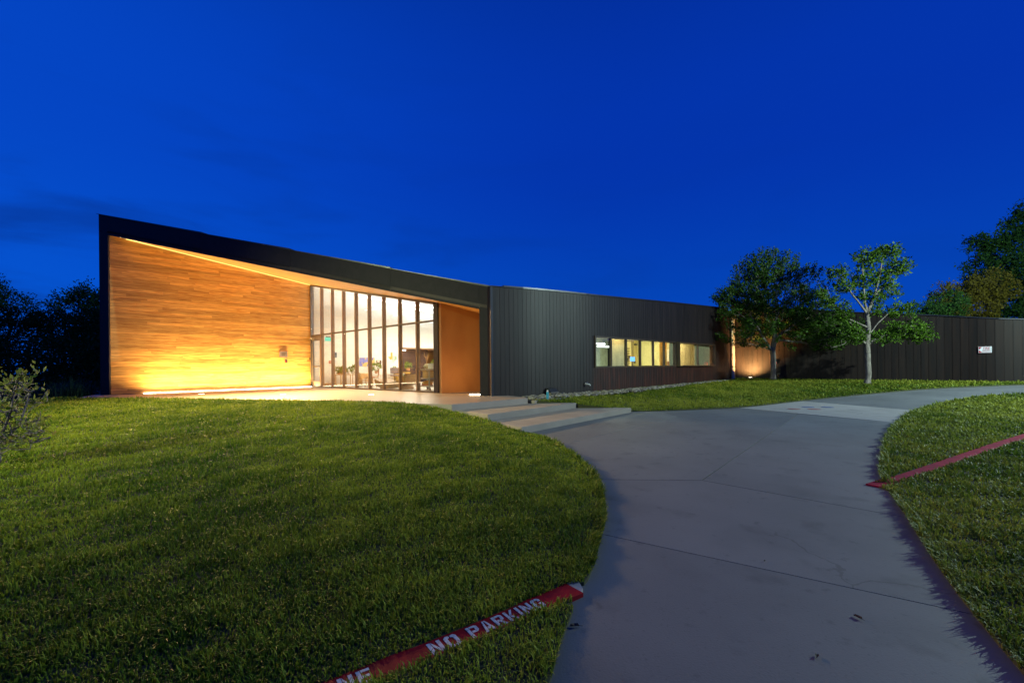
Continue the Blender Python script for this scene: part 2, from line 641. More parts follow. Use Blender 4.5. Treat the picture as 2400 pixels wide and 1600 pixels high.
Lc = [(0.166, 8.40), (0.38, 8.1), (.599, 7.494), (.784, 6.611), (.89, 5.843), (.923, 5.237), (.915, 4.75), (.861, 4.303), (.782, 3.825), (.698, 3.467),
      (.636, 3.277), (.51, 2.849), (.409, 2.57), (.314, 2.341), (.214, 2.049), (.142, 1.801)]
Rc = [(26, 14.4), (15.38, 13.466), (12.509, 12.581), (9.783, 10.791), (7.572, 8.828), (5.998, 7.201), (4.869, 5.916), (4.124, 5.032), (3.774, 4.537),
      (3.21, 3.668), (2.761, 2.992), (2.406, 2.431), (2.183, 2.047), (2.049, 1.805)]
Uc = [(3.19, 12.03), (4.539, 12.198), (6.812, 12.909), (9.396, 14.363), (12.512, 15.638), (15.739, 16.638), (19.693, 17.239), (26, 17.65)]
# curved wall of the building and the far screen wall
CW = [(-.62, 12.86), (.6, 13.55), (1.7, 14.4), (2.85, 15.35), (4.55, 17.0), (6.6, 19.15), (10.24, 22.97), (11.95, 24.75)]
FW = [(12.637, 25.73), (15.222, 23.868), (17.162, 22.312), (19.392, 20.37), (20.75, 18.85), (22.3, 18.15), (25, 18.3), (29, 18.9)]
FWZ = [4.70, 4.20, 3.80, 3.40, 3.06, 2.9, 2.8, 2.7]
EDG = [(.55, 11.9), (1.549, 12.835), (2.644, 14.585), (4.474, 16.995), (6.704, 19.58), (9.492, 22.672), (12.0, 25.2)]

# ---------------------------------------------------------------- ground
gm = MB()
gr_ = [(-300, -200), (300, -200), (300, 400), (-300, 400)]
gm.add([(x, y, -0.22) for x, y in gr_], [(0, 1, 2, 3)])
ground = tag(gm.build("ground", M_ground), "dark open ground around the building and beyond the trees", kind='structure')


def tps(ctrl):
    c = np.array(ctrl, float)
    n = len(c)
    d = np.linalg.norm(c[:, None, :2] - c[None, :, :2], axis=2)
    K = np.where(d > 0, d * d * np.log(d + 1e-12), 0) + np.eye(n) * 0.02
    P = np.c_[np.ones(n), c[:, :2]]
    A = np.zeros((n + 3, n + 3))
    A[:n, :n] = K
    A[:n, n:] = P
    A[n:, :n] = P.T
    sol = np.linalg.solve(A, np.r_[c[:, 2], 0, 0, 0])

    def f(xy):
        xy = np.atleast_2d(np.asarray(xy, float))
        dd = np.linalg.norm(xy[:, None, :] - c[None, :, :2], axis=2)
        return (np.where(dd > 0, dd * dd * np.log(dd + 1e-12), 0) @ sol[:n]) + sol[n] + xy @ sol[n + 1:]
    return f


def inside(poly, pts):
    x, y = pts[:, 0], pts[:, 1]
    r = np.zeros(len(pts), bool)
    n = len(poly)
    j = n - 1
    for i in range(n):
        xi, yi = poly[i]
        xj, yj = poly[j]
        c = ((yi > y) != (yj > y)) & (x < (xj - xi) * (y - yi) / (yj - yi + 1e-15) + xi)
        r ^= c
        j = i
    return r


def lawn(name, outline, zf, step, label, mtl=None):
    """soil sheet with a skirt; returns outline and height function for the grass"""
    xs = np.array(outline)
    lo, hi = xs.min(0), xs.max(0)
    gx, gy = np.meshgrid(np.arange(lo[0], hi[0], step), np.arange(lo[1], hi[1], step))
    q = np.c_[gx.ravel(), gy.ravel()] + RNG.uniform(-.1, .1, (gx.size, 2)) * step
    q = q[inside(outline, q)]
    n = len(outline)
    vin = [Vector(p) for p in outline] + [Vector(p) for p in q]
    edges = [(i, (i + 1) % n) for i in range(n)]
    v2, e2, f2 = delaunay_2d_cdt(vin, edges, [], 1, 1e-5)[:3]
    v2 = np.array([(p.x, p.y) for p in v2])
    z = zf(v2)
    mb = MB()
    mb.v = [(a[0], a[1], c) for a, c in zip(v2, z)]
    mb.f = [tuple(f) for f in f2]
    o = len(mb.v)
    zo = zf(xs)
    for i in range(n):
        mb.v.append((xs[i][0], xs[i][1], zo[i]))
    for i in range(n):
        mb.v.append((xs[i][0], xs[i][1], zo[i] - 0.5))
    for i in range(n):
        j = (i + 1) % n
        mb.f.append((o + i, o + n + i, o + n + j, o + j))
    ob = mb.build(name, mtl or M_soil, smooth=False)
    return tag(ob, label, kind='structure')


def strands(name, base, length, width, tintv, mtl, label, lean=(0.30, 1.25), parent=None, bend=0.5, az=None, cat=None):
    """many grass blades as one mesh: 5 vertices, a quad and a tip each"""
    n = len(base)
    az = RNG.uniform(0, 2 * np.pi, n) if az is None else az
    le = RNG.uniform(lean[0], lean[1], n)
    d = np.c_[np.cos(az), np.sin(az)]
    sd = np.c_[-d[:, 1], d[:, 0]] * (width / 2)[:, None]
    h1 = np.cos(le * (1 - bend)) * length * 0.55
    o1 = np.sin(le * (1 - bend)) * length * 0.55
    h2 = h1 + np.cos(np.minimum(le * (1 + bend), 1.9)) * length * 0.5
    o2 = o1 + np.sin(np.minimum(le * (1 + bend), 1.9)) * length * 0.5
    V = np.zeros((n, 5, 3))
    V[:, 0, :2] = base[:, :2] - sd
    V[:, 1, :2] = base[:, :2] + sd
    V[:, 0, 2] = V[:, 1, 2] = base[:, 2] - 0.01
    V[:, 2, :2] = base[:, :2] + d * o1[:, None] + sd * 0.85
    V[:, 3, :2] = base[:, :2] + d * o1[:, None] - sd * 0.85
    V[:, 2, 2] = V[:, 3, 2] = base[:, 2] + h1
    V[:, 4, :2] = base[:, :2] + d * o2[:, None]
    V[:, 4, 2] = base[:, 2] + np.maximum(h2, 0.008)
    me = bpy.data.meshes.new(name)
    me.vertices.add(n * 5)
    me.vertices.foreach_set('co', V.ravel())
    lp = (np.arange(n)[:, None] * 5 + np.array([0, 1, 2, 3, 3, 2, 4])[None]).ravel()
    me.loops.add(n * 7)
    me.loops.foreach_set('vertex_index', lp)
    me.polygons.add(n * 2)
    st = (np.arange(n)[:, None] * 7 + np.array([0, 4])[None]).ravel()
    me.polygons.foreach_set('loop_start', st)
    me.polygons.foreach_set('loop_total', np.tile([4, 3], n))
    me.update(calc_edges=True)
    a = me.attributes.new('tint', 'FLOAT', 'POINT')
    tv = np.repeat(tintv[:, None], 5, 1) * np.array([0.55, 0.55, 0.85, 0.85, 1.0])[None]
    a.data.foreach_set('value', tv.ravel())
    me.materials.append(mtl)
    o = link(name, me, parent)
    return o


def fnoise(xy, sc, seed):
    """cheap smooth 2-D noise in 0..1"""
    rg = np.random.default_rng(seed)
    r = np.zeros(len(xy))
    for k in range(7):
        a = rg.uniform(0, 2 * np.pi)
        f = sc * rg.uniform(0.6, 1.9)
        r += np.sin((xy[:, 0] * np.cos(a) + xy[:, 1] * np.sin(a)) * f + rg.uniform(0, 6.28))
    return np.clip(0.5 + r / 7.0, 0, 1)


def seed_pts(outline, dens, cap, inset=0.0):
    """random points in an outline, density by distance to the street corner where one walks in"""
    xs = np.array(outline)
    lo, hi = xs.min(0), xs.max(0)
    area = (hi - lo).prod()
    dmax = dens(0)
    out_ = []
    tot = 0
    n = int(area * dmax)
    for _ in range(max(1, n // 400000 + 1)):
        k = min(n, 400000)
        q = RNG.uniform(lo, hi, (k, 2))
        d = np.hypot(q[:, 0], q[:, 1])
        keep = RNG.uniform(0, dmax, k) < np.interp(d, *cap)
        q = q[keep]
        q = q[inside(outline, q)]
        # drop what the frame never reaches
        vis = (q[:, 1] > 0.2) & (np.abs(q[:, 0]) < q[:, 1] * 1.5 + 3.0)
        out_.append(q[vis])
        n -= k
        if n <= 0:
            break
    return np.concatenate(out_)


def sow(name, outline, zf, prof, mtl, label, seed, tint0=0.5, lenmul=1.0):
    q = seed_pts(outline, lambda d: max(prof[1]), prof)
    z = zf(q)
    d = np.hypot(q[:, 0], q[:, 1])
    L = np.interp(d, (1, 4, 10, 20, 30), (.036, .038, .050, .070, .085)) * RNG.uniform(.55, 1.35, len(q)) * lenmul
    Wd = np.interp(d, (1, 3, 8, 15, 30), (.0050, .0062, .011, .022, .04)) * RNG.uniform(.7, 1.3, len(q))
    patch = 0.35 * fnoise(q, .8, seed + 5) + 0.35 * fnoise(q, 2.6, seed) + 0.3 * fnoise(q, 8.0, seed + 1)
    L *= 0.55 + 0.9 * fnoise(q, 11.0, seed + 2)
    tint = np.clip(RNG.normal(tint0, .22, len(q)) + (patch - .5) * 1.5, 0, 1)
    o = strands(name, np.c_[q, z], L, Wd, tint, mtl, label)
    tag(o, label, kind='stuff')
    print(name, len(q))
    return o


# line of the left kerb
KO = Vector((-.645, 1.77))
ka = R(34.2)
ke = Vector((math.cos(ka), math.sin(ka)))
kn = Vector((-ke.y, ke.x))


def kpt(s_, t_):
    off = float(np.interp(s_, (-.2, .45, .75, 1.0, 1.3), (0.0, .012, .028, .046, .060)))
    q = KO + ke * s_ + kn * (t_ + off)
    return (q.x, q.y)


# left mound
Ld = crom(Lc, 4)
kerbU = [(.40, 2.575)] + [kpt(s_, .060) for s_ in (1.2, 1.0, .8, .5, .2, -.1, -1, -3, -8)]
lawnL = Ld[:Ld.index(min(Ld, key=lambda p: abs(p[1] - 2.60)))] + kerbU + [(-20, -5.5), (-24, 10), (-18, 14.5), (-15.0, 15.4), (-13.6, 14.0), (-9, 12.6), (-5, 11.4),
         (-2.245, 10.483), (-1.36, 9.98), (-.96, 9.55), (-.511, 9.16), (-.15, 8.75)]
zL = tps([(x, y, pz(x, y) + .022) for x, y in Lc[1:13]] + [(-.2, 2.13, .035), (-.74, 1.77, .03), (-4, -.5, .03), (.30, 2.54, .03),
         (-.511, 9.2, .20), (.166, 8.4, .075), (-1.36, 10.0, .32), (-2.245, 10.45, .43), (-5, 11.3, .455), (-9, 12.5, .465), (-13.6, 14, .43), (-16, 14, .33),
         (-20, 12, .1), (-20, 0, .05), (-1.2, 7, .27), (-4, 6, .30), (-8, 6, .30), (-3.5, 9, .44), (-8, 10, .46), (-4, 3, .13), (-1, 4, .14), (-14, 8, .33), (0.1, 6.2, .17)])
lawn("lawn", lawnL, zL, 0.5, "raised mown lawn left of the curving path")
sow("grass", lawnL, zL, ((0, 2.5, 4, 6, 9, 13, 20), (12500, 12500, 6800, 3200, 1600, 950, 300)), M_grass,
    "green mown grass on the mound left of the path", 3, 0.48)
# little strip of lawn on the street side of the left kerb
kerbLo = [kpt(s_, -.058) for s_ in (-8, -3, -1, -.3, 0, .3, .6, .85, 1.0, 1.15)]
lawnF = kerbLo + [(.30, 2.30), (.214, 2.049), (.142, 1.801), (-.3, .6), (-.6, -1), (-.6, -9), (-8, -9)]
zF = tps([(*kpt(-8, -.06), .02), (*kpt(-2, -.06), .036), (*kpt(-.5, -.06), .038), (*kpt(0, -.06), .038), (*kpt(.5, -.06), .038), (*kpt(1.1, -.06), .034), (.14, 1.8, .02), (-.3, .6, .02), (-.6, -5, .02), (-8, -6, .02), (-.3, 1.5, .03)])
lawn("lawn", lawnF, zF, 0.4, "wedge of lawn on the near side of the lettered kerb")
sow("grass", lawnF, zF, ((0, 3, 20), (9500, 9500, 500)), M_grass, "yellowish green grass in front of the lettered kerb", 23, 0.62)
# lawn between path and building
Ud = crom(Uc, 5)
FWd = crom(FW, 5)
lawnU = Ud + [(29, 18.0)] + [(29, 18.9)] + FWd[::-1][1:] + [(12.3, 25.45)] + EDG[::-1] + [(1.72, 12.02), (1.76, 11.93), (3.15, 11.88)]
zU = tps([(x, y, pz(x, y) + .03) for x, y in Uc] + [(x, y, .375 + .06 * i / 6) for i, (x, y) in enumerate(EDG)] + [(12.637, 25.73, .47), (15.2, 23.87, .455), (17.2, 22.3, .44),
         (19.4, 20.4, .43), (20.7, 18.8, .42), (24, 18.1, .42), (29, 18.6, .42), (13.5, 23.0, .47), (3.12, 11.9, .10), (1.75, 12.0, .27), (15, 18.9, .40), (7.5, 16, .28), (11, 19.5, .38)])
lawn("lawn", lawnU, zU, 0.6, "lawn between the path and the dark curved wall")
sow("grass", lawnU, zU, ((0, 12, 16, 22, 30), (1300, 1300, 800, 420, 200)), M_grassdry, "sparse yellow green grass below the two lawn trees", 43, 0.5, 0.95)
# island right of the path
kerbRu = [(3.745, 4.642), (5.285, 5.563), (6.703, 6.411), (8.434, 7.42), (13, 9.95), (19, 12.6), (26, 14.2)]
kerbRl = [(3.67, 4.50), (4.849, 5.14), (6.213, 5.96), (7.70, 6.80), (13, 9.65), (19, 12.3), (26, 13.9)]
Rd = crom(Rc, 5)
ri = [p for p in Rd if p[1] > 4.62]
lawnI = ri + kerbRu
zI = tps([(x, y, pz(x, y) + .025) for x, y in Rc[:9]] + [(x, y, z) for (x, y), z in zip(kerbRu, (.035, .04, .05, .07, .15, .25, .36))] + [(9, 9, .12)])
lawn("lawn", lawnI, zI, 0.5, "island of lawn between the path and the red kerb")
sow("grass", lawnI, zI, ((0, 5, 9, 14, 20, 30), (4200, 4200, 2200, 1000, 450, 200)), M_grassdry, "grass tinted lighter as lamp lit between the path and the red kerb", 63, 0.66)  # raised blade tint paints in part of the lamp light
rl = [p for p in Rd if p[1] < 4.42]
lawnN = kerbRl[::-1] + rl + [(1.7, .9), (1.3, -.5), (1.3, -6), (26, -6)]
zN = tps([(x, y, pz(x, y) + .025) for x, y in Rc[9:]] + [(x, y, z) for (x, y), z in zip(kerbRl, (.03, .035, .045, .065, .14, .24, .35))] + [(1.5, 0, .05), (1.3, -6, .05), (26, -6, .1), (8, 2, .06), (4, 2.5, .06)])
lawn("lawn", lawnN, zN, 0.5, "lawn in the lower right corner on the near side of the red kerb")
sow("grass", lawnN, zN, ((0, 3, 6, 10, 20, 30), (8000, 8000, 3600, 1500, 400, 200)), M_grassdry, "rough grass tinted darker as shaded right of the path in front of the red kerb", 83, 0.36)  # lowered blade tint puts the shade into the grass colour

def fringe(curve, zf, out, name_label, seed, mtl, per=620, L0=.05, back=.05, tint0=.42):
    """longer blades leaning out over an edge; out = +1 when the open side lies left of the curve"""
    rg_ = np.random.default_rng(seed)
    c_ = np.array(curve)
    seg = np.hypot(*np.diff(c_, axis=0).T)
    cum = np.r_[0, np.cumsum(seg)]
    pts_, azs_ = [], []
    for i in range(len(seg)):
        mid = (c_[i] + c_[i + 1]) / 2
        dd = max(1.8, float(np.hypot(*mid)))
        k = int(seg[i] * per * min(1.0, 3.5 / dd))
        if k < 1:
            continue
        t_ = rg_.uniform(0, 1, k)
        d_ = (c_[i + 1] - c_[i]) / max(seg[i], 1e-9)
        nrm_ = np.array([-d_[1], d_[0]]) * out
        p = c_[i] + (c_[i + 1] - c_[i]) * t_[:, None] - nrm_ * np.abs(rg_.normal(0, back, k))[:, None] + nrm_ * .006
        pts_.append(p)
        azs_.append(math.atan2(nrm_[1], nrm_[0]) + rg_.normal(0, .8, k))
    p = np.concatenate(pts_)
    az = np.concatenate(azs_)
    d = np.hypot(p[:, 0], p[:, 1])
    n = len(p)
    L = L0 * rg_.uniform(.5, 1.5, n) * np.interp(d, (2, 10), (1, 1.5)) * (.5 + fnoise(p, 14.0, seed))
    o = strands("grass", np.c_[p, zf(p)], L, np.interp(d, (1, 3, 8, 15), (.005, .0065, .011, .022)), np.clip(rg_.normal(tint0, .25, n), 0, 1), mtl, None, lean=(.4, 1.5), az=az)
    return tag(o, name_label, kind='stuff')


fringe([p for p in Ld[6:] if p[1] > 2.72], zL, 1, "grass blades hanging over the left edge of the path", 201, M_grass)
fringe([p for p in Rd if p[1] < 4.5], zN, -1, "grass blades hanging over the right edge of the path near the street", 202, M_grassdry)
fringe([p for p in Rd if 4.6 < p[1] < 12 and p[0] < 12], zI, -1, "grass blades hanging over the path edge of the island lawn", 203, M_grassdry)
fringe([kpt(s_, -.062) for s_ in np.linspace(-1.2, .95, 30)], zF, 1, "grass blades lapping over the near side of the lettered kerb", 204, M_grass, per=260, L0=.034, back=.03, tint0=.6)
fringe([kpt(s_, .066) for s_ in np.linspace(-1.2, 1.15, 30)], zL, -1, "grass blades lapping over the far side of the lettered kerb", 205, M_grass, per=260, L0=.020)
fringe(kerbRl[:5], zN, 1, "grass blades lapping over the near side of the plain red kerb", 206, M_grassdry, per=300, L0=.022)

# ---------------------------------------------------------------- path of concrete slabs
base_poly = [(-.9, -1.2), (1.6, -1.2), (2.2, 1.7), (3.9, 4.4), (4.6, 5.4), (6.2, 7.1), (7.9, 8.7), (10, 10.6), (12.7, 12.3), (15.5, 13.2), (26, 14.2), (26, 17.9),
             (19.6, 17.5), (15.6, 16.9), (12.3, 15.9), (9.2, 14.6), (6.6, 13.2), (4.5, 12.5), (3.1, 12.3), (2.6, 12.2), (-.1, 8.9), (.1, 8), (.4, 6.6), (.6, 5), (.4, 3.6), (.1, 2.4)]
path = lawn("path", base_poly, lambda q: np.array([pz(*p) for p in q]) - .016, 0.6, "broad concrete path curving from the street to the porch steps", M_joint)
J3a, J3e = (2.05, 4.867), (7.01, 10.99)
Ba, Bb, Bc, Bd = (6.42, 12.95), (7.85, 8.85), (9.27, 14.45), (9.95, 10.72)
SL = {
    'c1': [(.05, 8.62), (.2, 8.45), (3.19, 12.03), (3.3, 12.25), (3.985, 12.25), (4.0, 10.82), (.70, 7.01), (.45, 7.4)],
    'c2': [(.70, 7.01), (4.0, 10.82), (3.985, 12.25), (4.539, 12.4), Ba, J3e, J3a, (.80, 4.96), (.80, 5.3), (.77, 5.8), (.66, 6.5)],
    'd': [J3a, J3e, Bb, (7.7, 8.7), (6.12, 7.08), (5.0, 5.8), (4.25, 4.92), (3.9, 4.42), (3.3, 3.53)],
    'b': [(.80, 4.96), J3a, (3.3, 3.53), (2.9, 2.9), (2.5, 2.35), (2.42, 2.16), (.55, 3.43), (.65, 3.8), (.74, 4.3)],
    'a': [(.55, 3.43), (2.42, 2.16), (2.3, 2.0), (2.2, 1.75), (1.75, .8), (1.3, -1.1), (-.7, -1.1), (-.35, .55), (.05, 1.85), (.2, 2.4), (.4, 2.9)],
    'e': [Ba, (6.8, 13.1), Bc, Bd, (8.75, 9.65), Bb],
    'f': [Bc, (9.3, 14.55), (12.4, 15.82), (15.65, 16.83), (19.65, 17.43), (26, 17.85), (26, 14.25), (15.45, 13.27), (12.65, 12.38), Bd],
}
for k, poly in SL.items():
    bm = bmesh.new()
    f = bm.faces.new([bm.verts.new((x, y, 0)) for x, y in poly])
    if f.normal.z < 0:
        f.normal_flip()
    bm.normal_update()
    r = bmesh.ops.inset_individual(bm, faces=[f], thickness=0.0060 if k in 'ab' else 0.0075)
    bmesh.ops.delete(bm, geom=r['faces'], context='FACES')
    f = bm.faces[:][0]
    bmesh.ops.triangulate(bm, faces=[f])
    for _ in range(2):
        bmesh.ops.subdivide_edges(bm, edges=[e for e in bm.edges if e.calc_length() > 1.2], cuts=1)
        bmesh.ops.triangulate(bm, faces=[x for x in bm.faces if len(x.verts) > 4])
    top = bm.faces[:]
    ex = bmesh.ops.extrude_face_region(bm, geom=top)
    newv = {v for v in ex['geom'] if isinstance(v, bmesh.types.BMVert)}
    for v in bm.verts:
        v.co.z = pz(v.co.x, v.co.y) - (0.0 if v in newv else 0.05)
    if k == 'e':
        pass
    bmesh.ops.recalc_face_normals(bm, faces=bm.faces[:])
    me = bpy.data.meshes.new("slab")
    cxx = sum(p[0] for p in poly) / len(poly)
    cyy = sum(p[1] for p in poly) / len(poly)
    for v in bm.verts:
        v.co.x -= cxx
        v.co.y -= cyy
    bm.to_mesh(me)
    bm.free()
    me.materials.append(M_slabw if k == 'e' else M_slab)
    o = link("slab", me, path, T(cxx, cyy))
    if k == 'e':
        o['label'] = "paler concrete band with painted dots"
# painted dots on the pale band
M_dotr = mat("faded_red_dot", (0.22, 0.07, 0.06), (0.28, 0.12, 0.10), rough=0.7)
M_dotb = mat("faded_blue_dot", (0.06, 0.09, 0.20), (0.10, 0.13, 0.24), rough=0.7)
for (x, y, mm, lb) in ((7.595, 12.084, M_dotr, "faded red dot painted on the pale path band, nearer the building steps"),
                       (8.228, 12.467, M_dotb, "faded blue dot painted on the pale path band, close to the lawn edge"),
                       (8.01, 11.89, M_dotr, "faded red dot painted on the pale path band, farther from the lawn edge"),
                       (8.652, 12.311, M_dotb, "faded blue dot painted on the pale path band, rightmost of the four")):
    mb = MB()
    mb.lathe([(.155, 0), (.155, .002)], 28)
    tag(mb.build("painted_dot", mm, None, T(x, y, pz(x, y) + .001)), lb, "ground marking", group="dots painted on the pale band of the path")

# fallen leaves
M_dead = mat("dead_leaf", (0.06, 0.035, 0.02), rough=0.8)
for i, (x, y, s_, lb) in enumerate(((1.70, 2.22, .017, "curled brown leaf lying in the middle of the near path slab"), (1.30, 1.93, .013, "small brown leaf lying low on the near path slab"),
                                    (1.60, 2.86, .009, "tiny dark leaf beside the cross joint of the path"), (2.30, 1.87, .015, "dark leaf lying near the right edge of the path"),
                                    (.29, 2.17, .020, "brown leaf by the end of the lettered kerb"))):
    mb = MB()
    k = 8
    vs = []
    for j in range(k):
        a_ = 2 * math.pi * j / k
        vs.append((s_ * math.cos(a_) * 1.25, s_ * .62 * math.sin(a_) * (1.1 if math.cos(a_) < 0 else .8), .004 + .35 * s_ * abs(math.sin(a_)) + .004 * (j % 2)))
    vs.append((0, 0, .004))
    mb.add(vs, [(j, (j + 1) % k, k) for j in range(k)])
    mb.tube([(-s_ * 1.2, 0, .006), (-s_ * 2.0, s_ * .2, .006)], s_ * .05, 4)
    tag(mb.build("fallen_leaf", M_dead, None, T(x, y, pz(x, y) + .001, random.uniform(0, 6))), lb, "leaf", group="fallen leaves on the path")

# ---------------------------------------------------------------- kerbs with painted lettering
def kerb_ribbon(cl, hw, z0, z1):
    up, lo = [], []
    for i, p in enumerate(cl):
        a = Vector(cl[max(i - 1, 0)])
        b = Vector(cl[min(i + 1, len(cl) - 1)])
        d = (b - a).normalized()
        n_ = Vector((-d.y, d.x))
        up.append(Vector(p) + n_ * hw)
        lo.append(Vector(p) - n_ * hw)
    return [tuple(p) for p in up] + [tuple(p) for p in lo[::-1]]


kc = [kpt(s_, 0) for s_ in (-8, -3, -1, -.4, 0, .3, .6, .85, 1.05, 1.225)]
kb = MB().prism(kerb_ribbon(kc, .068, 0, 0), -.2, .034)
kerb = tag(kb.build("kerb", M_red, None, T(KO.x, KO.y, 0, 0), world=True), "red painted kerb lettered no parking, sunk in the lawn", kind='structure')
tip = MB().prism([kpt(1.225, .068), kpt(1.225, -.05), kpt(1.262, -.03), kpt(1.315, .072)], -.2, .0325)
tip.build("bare_tip", M_kerbc, kerb, world=True)

LET = {
    'bar': [[(0, 0), (.17, 0), (.17, 1), (0, 1)]],
}
CL = [(.28, 0), (.1, 0), (0, .15), (0, .85), (.1, 1), (.28, 1), (.28, .83), (.2, .8), (.17, .72), (.17, .28), (.2, .2), (.28, .17)]
BOWL = [(.2, 1), (.5, 1), (.62, .88), (.62, .55), (.5, .42), (.2, .42), (.2, .58), (.40, .58), (.45, .64), (.45, .80), (.40, .85), (.2, .85)]
LET['N'] = LET['bar'] + [[(.45, 0), (.62, 0), (.62, 1), (.45, 1)], [(.20, .98), (.20, .62), (.42, .02), (.42, .38)]]
LET['O'] = [CL, [(.62 - x, y) for x, y in CL][::-1]]
LET['P'] = LET['bar'] + [BOWL]
LET['A'] = [[(0, 0), (.17, 0), (.30, 1), (.22, 1)], [(.62, 0), (.45, 0), (.33, 1), (.41, 1)], [(.23, .22), (.40, .22), (.37, .40), (.26, .40)]]
LET['R'] = LET['P'] + [[(.29, .39), (.44, .39), (.62, 0), (.45, 0)]]
LET['K'] = LET['bar'] + [[(.2, .52), (.45, 1), (.62, 1), (.34, .52)], [(.2, .48), (.34, .48), (.62, 0), (.45, 0)]]
LET['I'] = LET['bar']
LET['G'] = [CL, [(.33, 1), (.5, 1), (.62, .85), (.62, .68), (.45, .68), (.45, .76), (.42, .83), (.33, .83)],
            [(.33, 0), (.5, 0), (.62, .15), (.62, .5), (.36, .5), (.36, .35), (.45, .35), (.45, .24), (.42, .17), (.33, .17)]]
LET['E'] = LET['bar'] + [[(.2, 0), (.58, 0), (.58, .17), (.2, .17)], [(.2, .415), (.5, .415), (.5, .585), (.2, .585)], [(.2, .83), (.58, .83), (.58, 1), (.2, 1)]]
LET['L'] = LET['bar'] + [[(.2, 0), (.58, 0), (.58, .17), (.2, .17)]]


def letters(txt, s0, s1, h=.088, t0=-.043):
    n_ = len(txt)
    unit = [.17 if c_ == 'I' else .62 for c_ in txt]
    tot = sum(unit) + .17 * (n_ - 1)
    sc = (s1 - s0) / tot
    s_ = s0
    for c_, u_ in zip(txt, unit):
        mb = MB()
        for poly in LET[c_]:
            pp = [kpt(s_ + x * sc, t0 + y * h) for x, y in poly]
            mb.prism(pp, .0335, .0358)
        mb.build("stencil_letter", M_stencil, kerb, world=True)
        s_ += (u_ + .17) * sc


letters("PARKING", .535, .985)
letters("NO", .335, .478)
letters("LANE", -.195, .082)
# overspray where the paint brush ran past the kerb end
sp = MB()
rg = random.Random(5)
ring = []
for j in range(16):
    a_ = 2 * math.pi * j / 16
    r_ = rg.uniform(.02, .05)
    ring.append(kpt(1.262 + r_ * 1.2 * math.cos(a_), -.012 + r_ * .75 * math.sin(a_)))
sp.prism(ring, .001, .0045)
sp.build("paint_smear", M_red, kerb, world=True)

kcr = [((a[0] + b[0]) / 2, (a[1] + b[1]) / 2) for a, b in zip(kerbRu, kerbRl)]
kcr = [(3.66, 4.54)] + crom(kcr, 4)[1:]
zk = lambda x, y: float(np.interp(x, (3.6, 5, 6.4, 8, 13, 19, 26), (.036, .042, .055, .075, .152, .252, .362)))
kb = MB()
poly = kerb_ribbon(kcr, .075, 0, 0)
h_ = len(poly) // 2
for i in range(h_ - 1):
    q = [poly[i], poly[i + 1], poly[len(poly) - 2 - i], poly[len(poly) - 1 - i]]
    kb.hexa([(p[0], p[1], -.2) for p in q[::-1]], [(p[0], p[1], zk(*p)) for p in q[::-1]])
tag(kb.build("kerb", mat("pinker_red_kerb_paint", (0.34, 0.008, 0.035), (0.24, 0.006, 0.026), rough=0.7, spec=0.12, scale=(1, 1, 1), nscale=7, detail=6), None, T(3.6, 4.5), world=True),  # brighter, slightly pinker red than the lettered kerb
    "unlettered red kerb crossing the lawn right of the path", kind='structure')

# ---------------------------------------------------------------- porch slab and steps
porch = MB().prism([(-1.362, 10.081), (.411, 11.894), (.30, 12.35), (-.2, 13.3), (.2, 16.5), (-3, 17.5), (-8.9, 22.5), (-10.2, 22.0), (-15.1, 16.3), (-13.7, 14.05),
                    (-9, 12.7), (-5, 11.5), (-2.245, 10.483)], -.2, P0)
tag(porch.build("porch_slab", M_conc, None, T(-1.362, 10.081, 0), world=True, bevel=.008), "smooth concrete porch floor under the timber soffit", kind='structure')
st = MB().prism([(-.511, 9.22), (1.71, 11.964), (1.30, 12.12), (.2, 12.25), (-1.9, 10.3), (-1.2, 10.14)], -.18, .305)
tag(st.build("step", M_step, None, T(-.511, 9.22), world=True, bevel=.008), "upper broad concrete step below the porch", kind='structure')
st = MB().prism([(.166, 8.262), (3.142, 11.846), (2.7, 12.02), (1.2, 12.1), (-.9, 9.55), (-.45, 9.1)], -.16, .165)
tag(st.build("step", M_step, None, T(.166, 8.262), world=True, bevel=.008), "lowest broad concrete step meeting the path", kind='structure')

# ---------------------------------------------------------------- the building
BW = T(C.x, C.y, P0)
bld = tag(empty("building", BW), "long low dark metal building with glowing timber porch and glazed corner", "building")

# timber wall: backing with every plank on it
WT = Matrix(((wv.x, -wv.y, 0, A0.x), (wv.y, wv.x, 0, A0.y), (0, 0, 1, P0), (0, 0, 0, 1)))   # x along wall, y towards the inside
WLEN = (C - A0).length
zt0, zt1 = soffz(*A0) - P0, soffz(*C) - P0
mb = MB()
mb.hexa([(0, .012, -.1), (WLEN, .012, -.1), (WLEN, .20, -.1), (0, .20, -.1)], [(0, .012, zt0), (WLEN, .012, zt1), (WLEN, .20, zt1), (0, .20, zt0)])
twall = mb.build("timber_wall", M_cedarback, bld, WT)
RH = .097


def plank_mesh(poly, y0, y1):
    """poly in (x, z) -> thin block facing -y"""
    n_ = len(poly)
    x0 = min(p[0] for p in poly)
    z0 = min(p[1] for p in poly)
    vs = [(p[0] - x0, y0, p[1] - z0) for p in poly] + [(p[0] - x0, y1, p[1] - z0) for p in poly]
    fs = [tuple(range(n_)), tuple(range(2 * n_ - 1, n_ - 1, -1))] + [(i, n_ + i, n_ + (i + 1) % n_, (i + 1) % n_) for i in range(n_)]
    return vs, fs, x0, z0


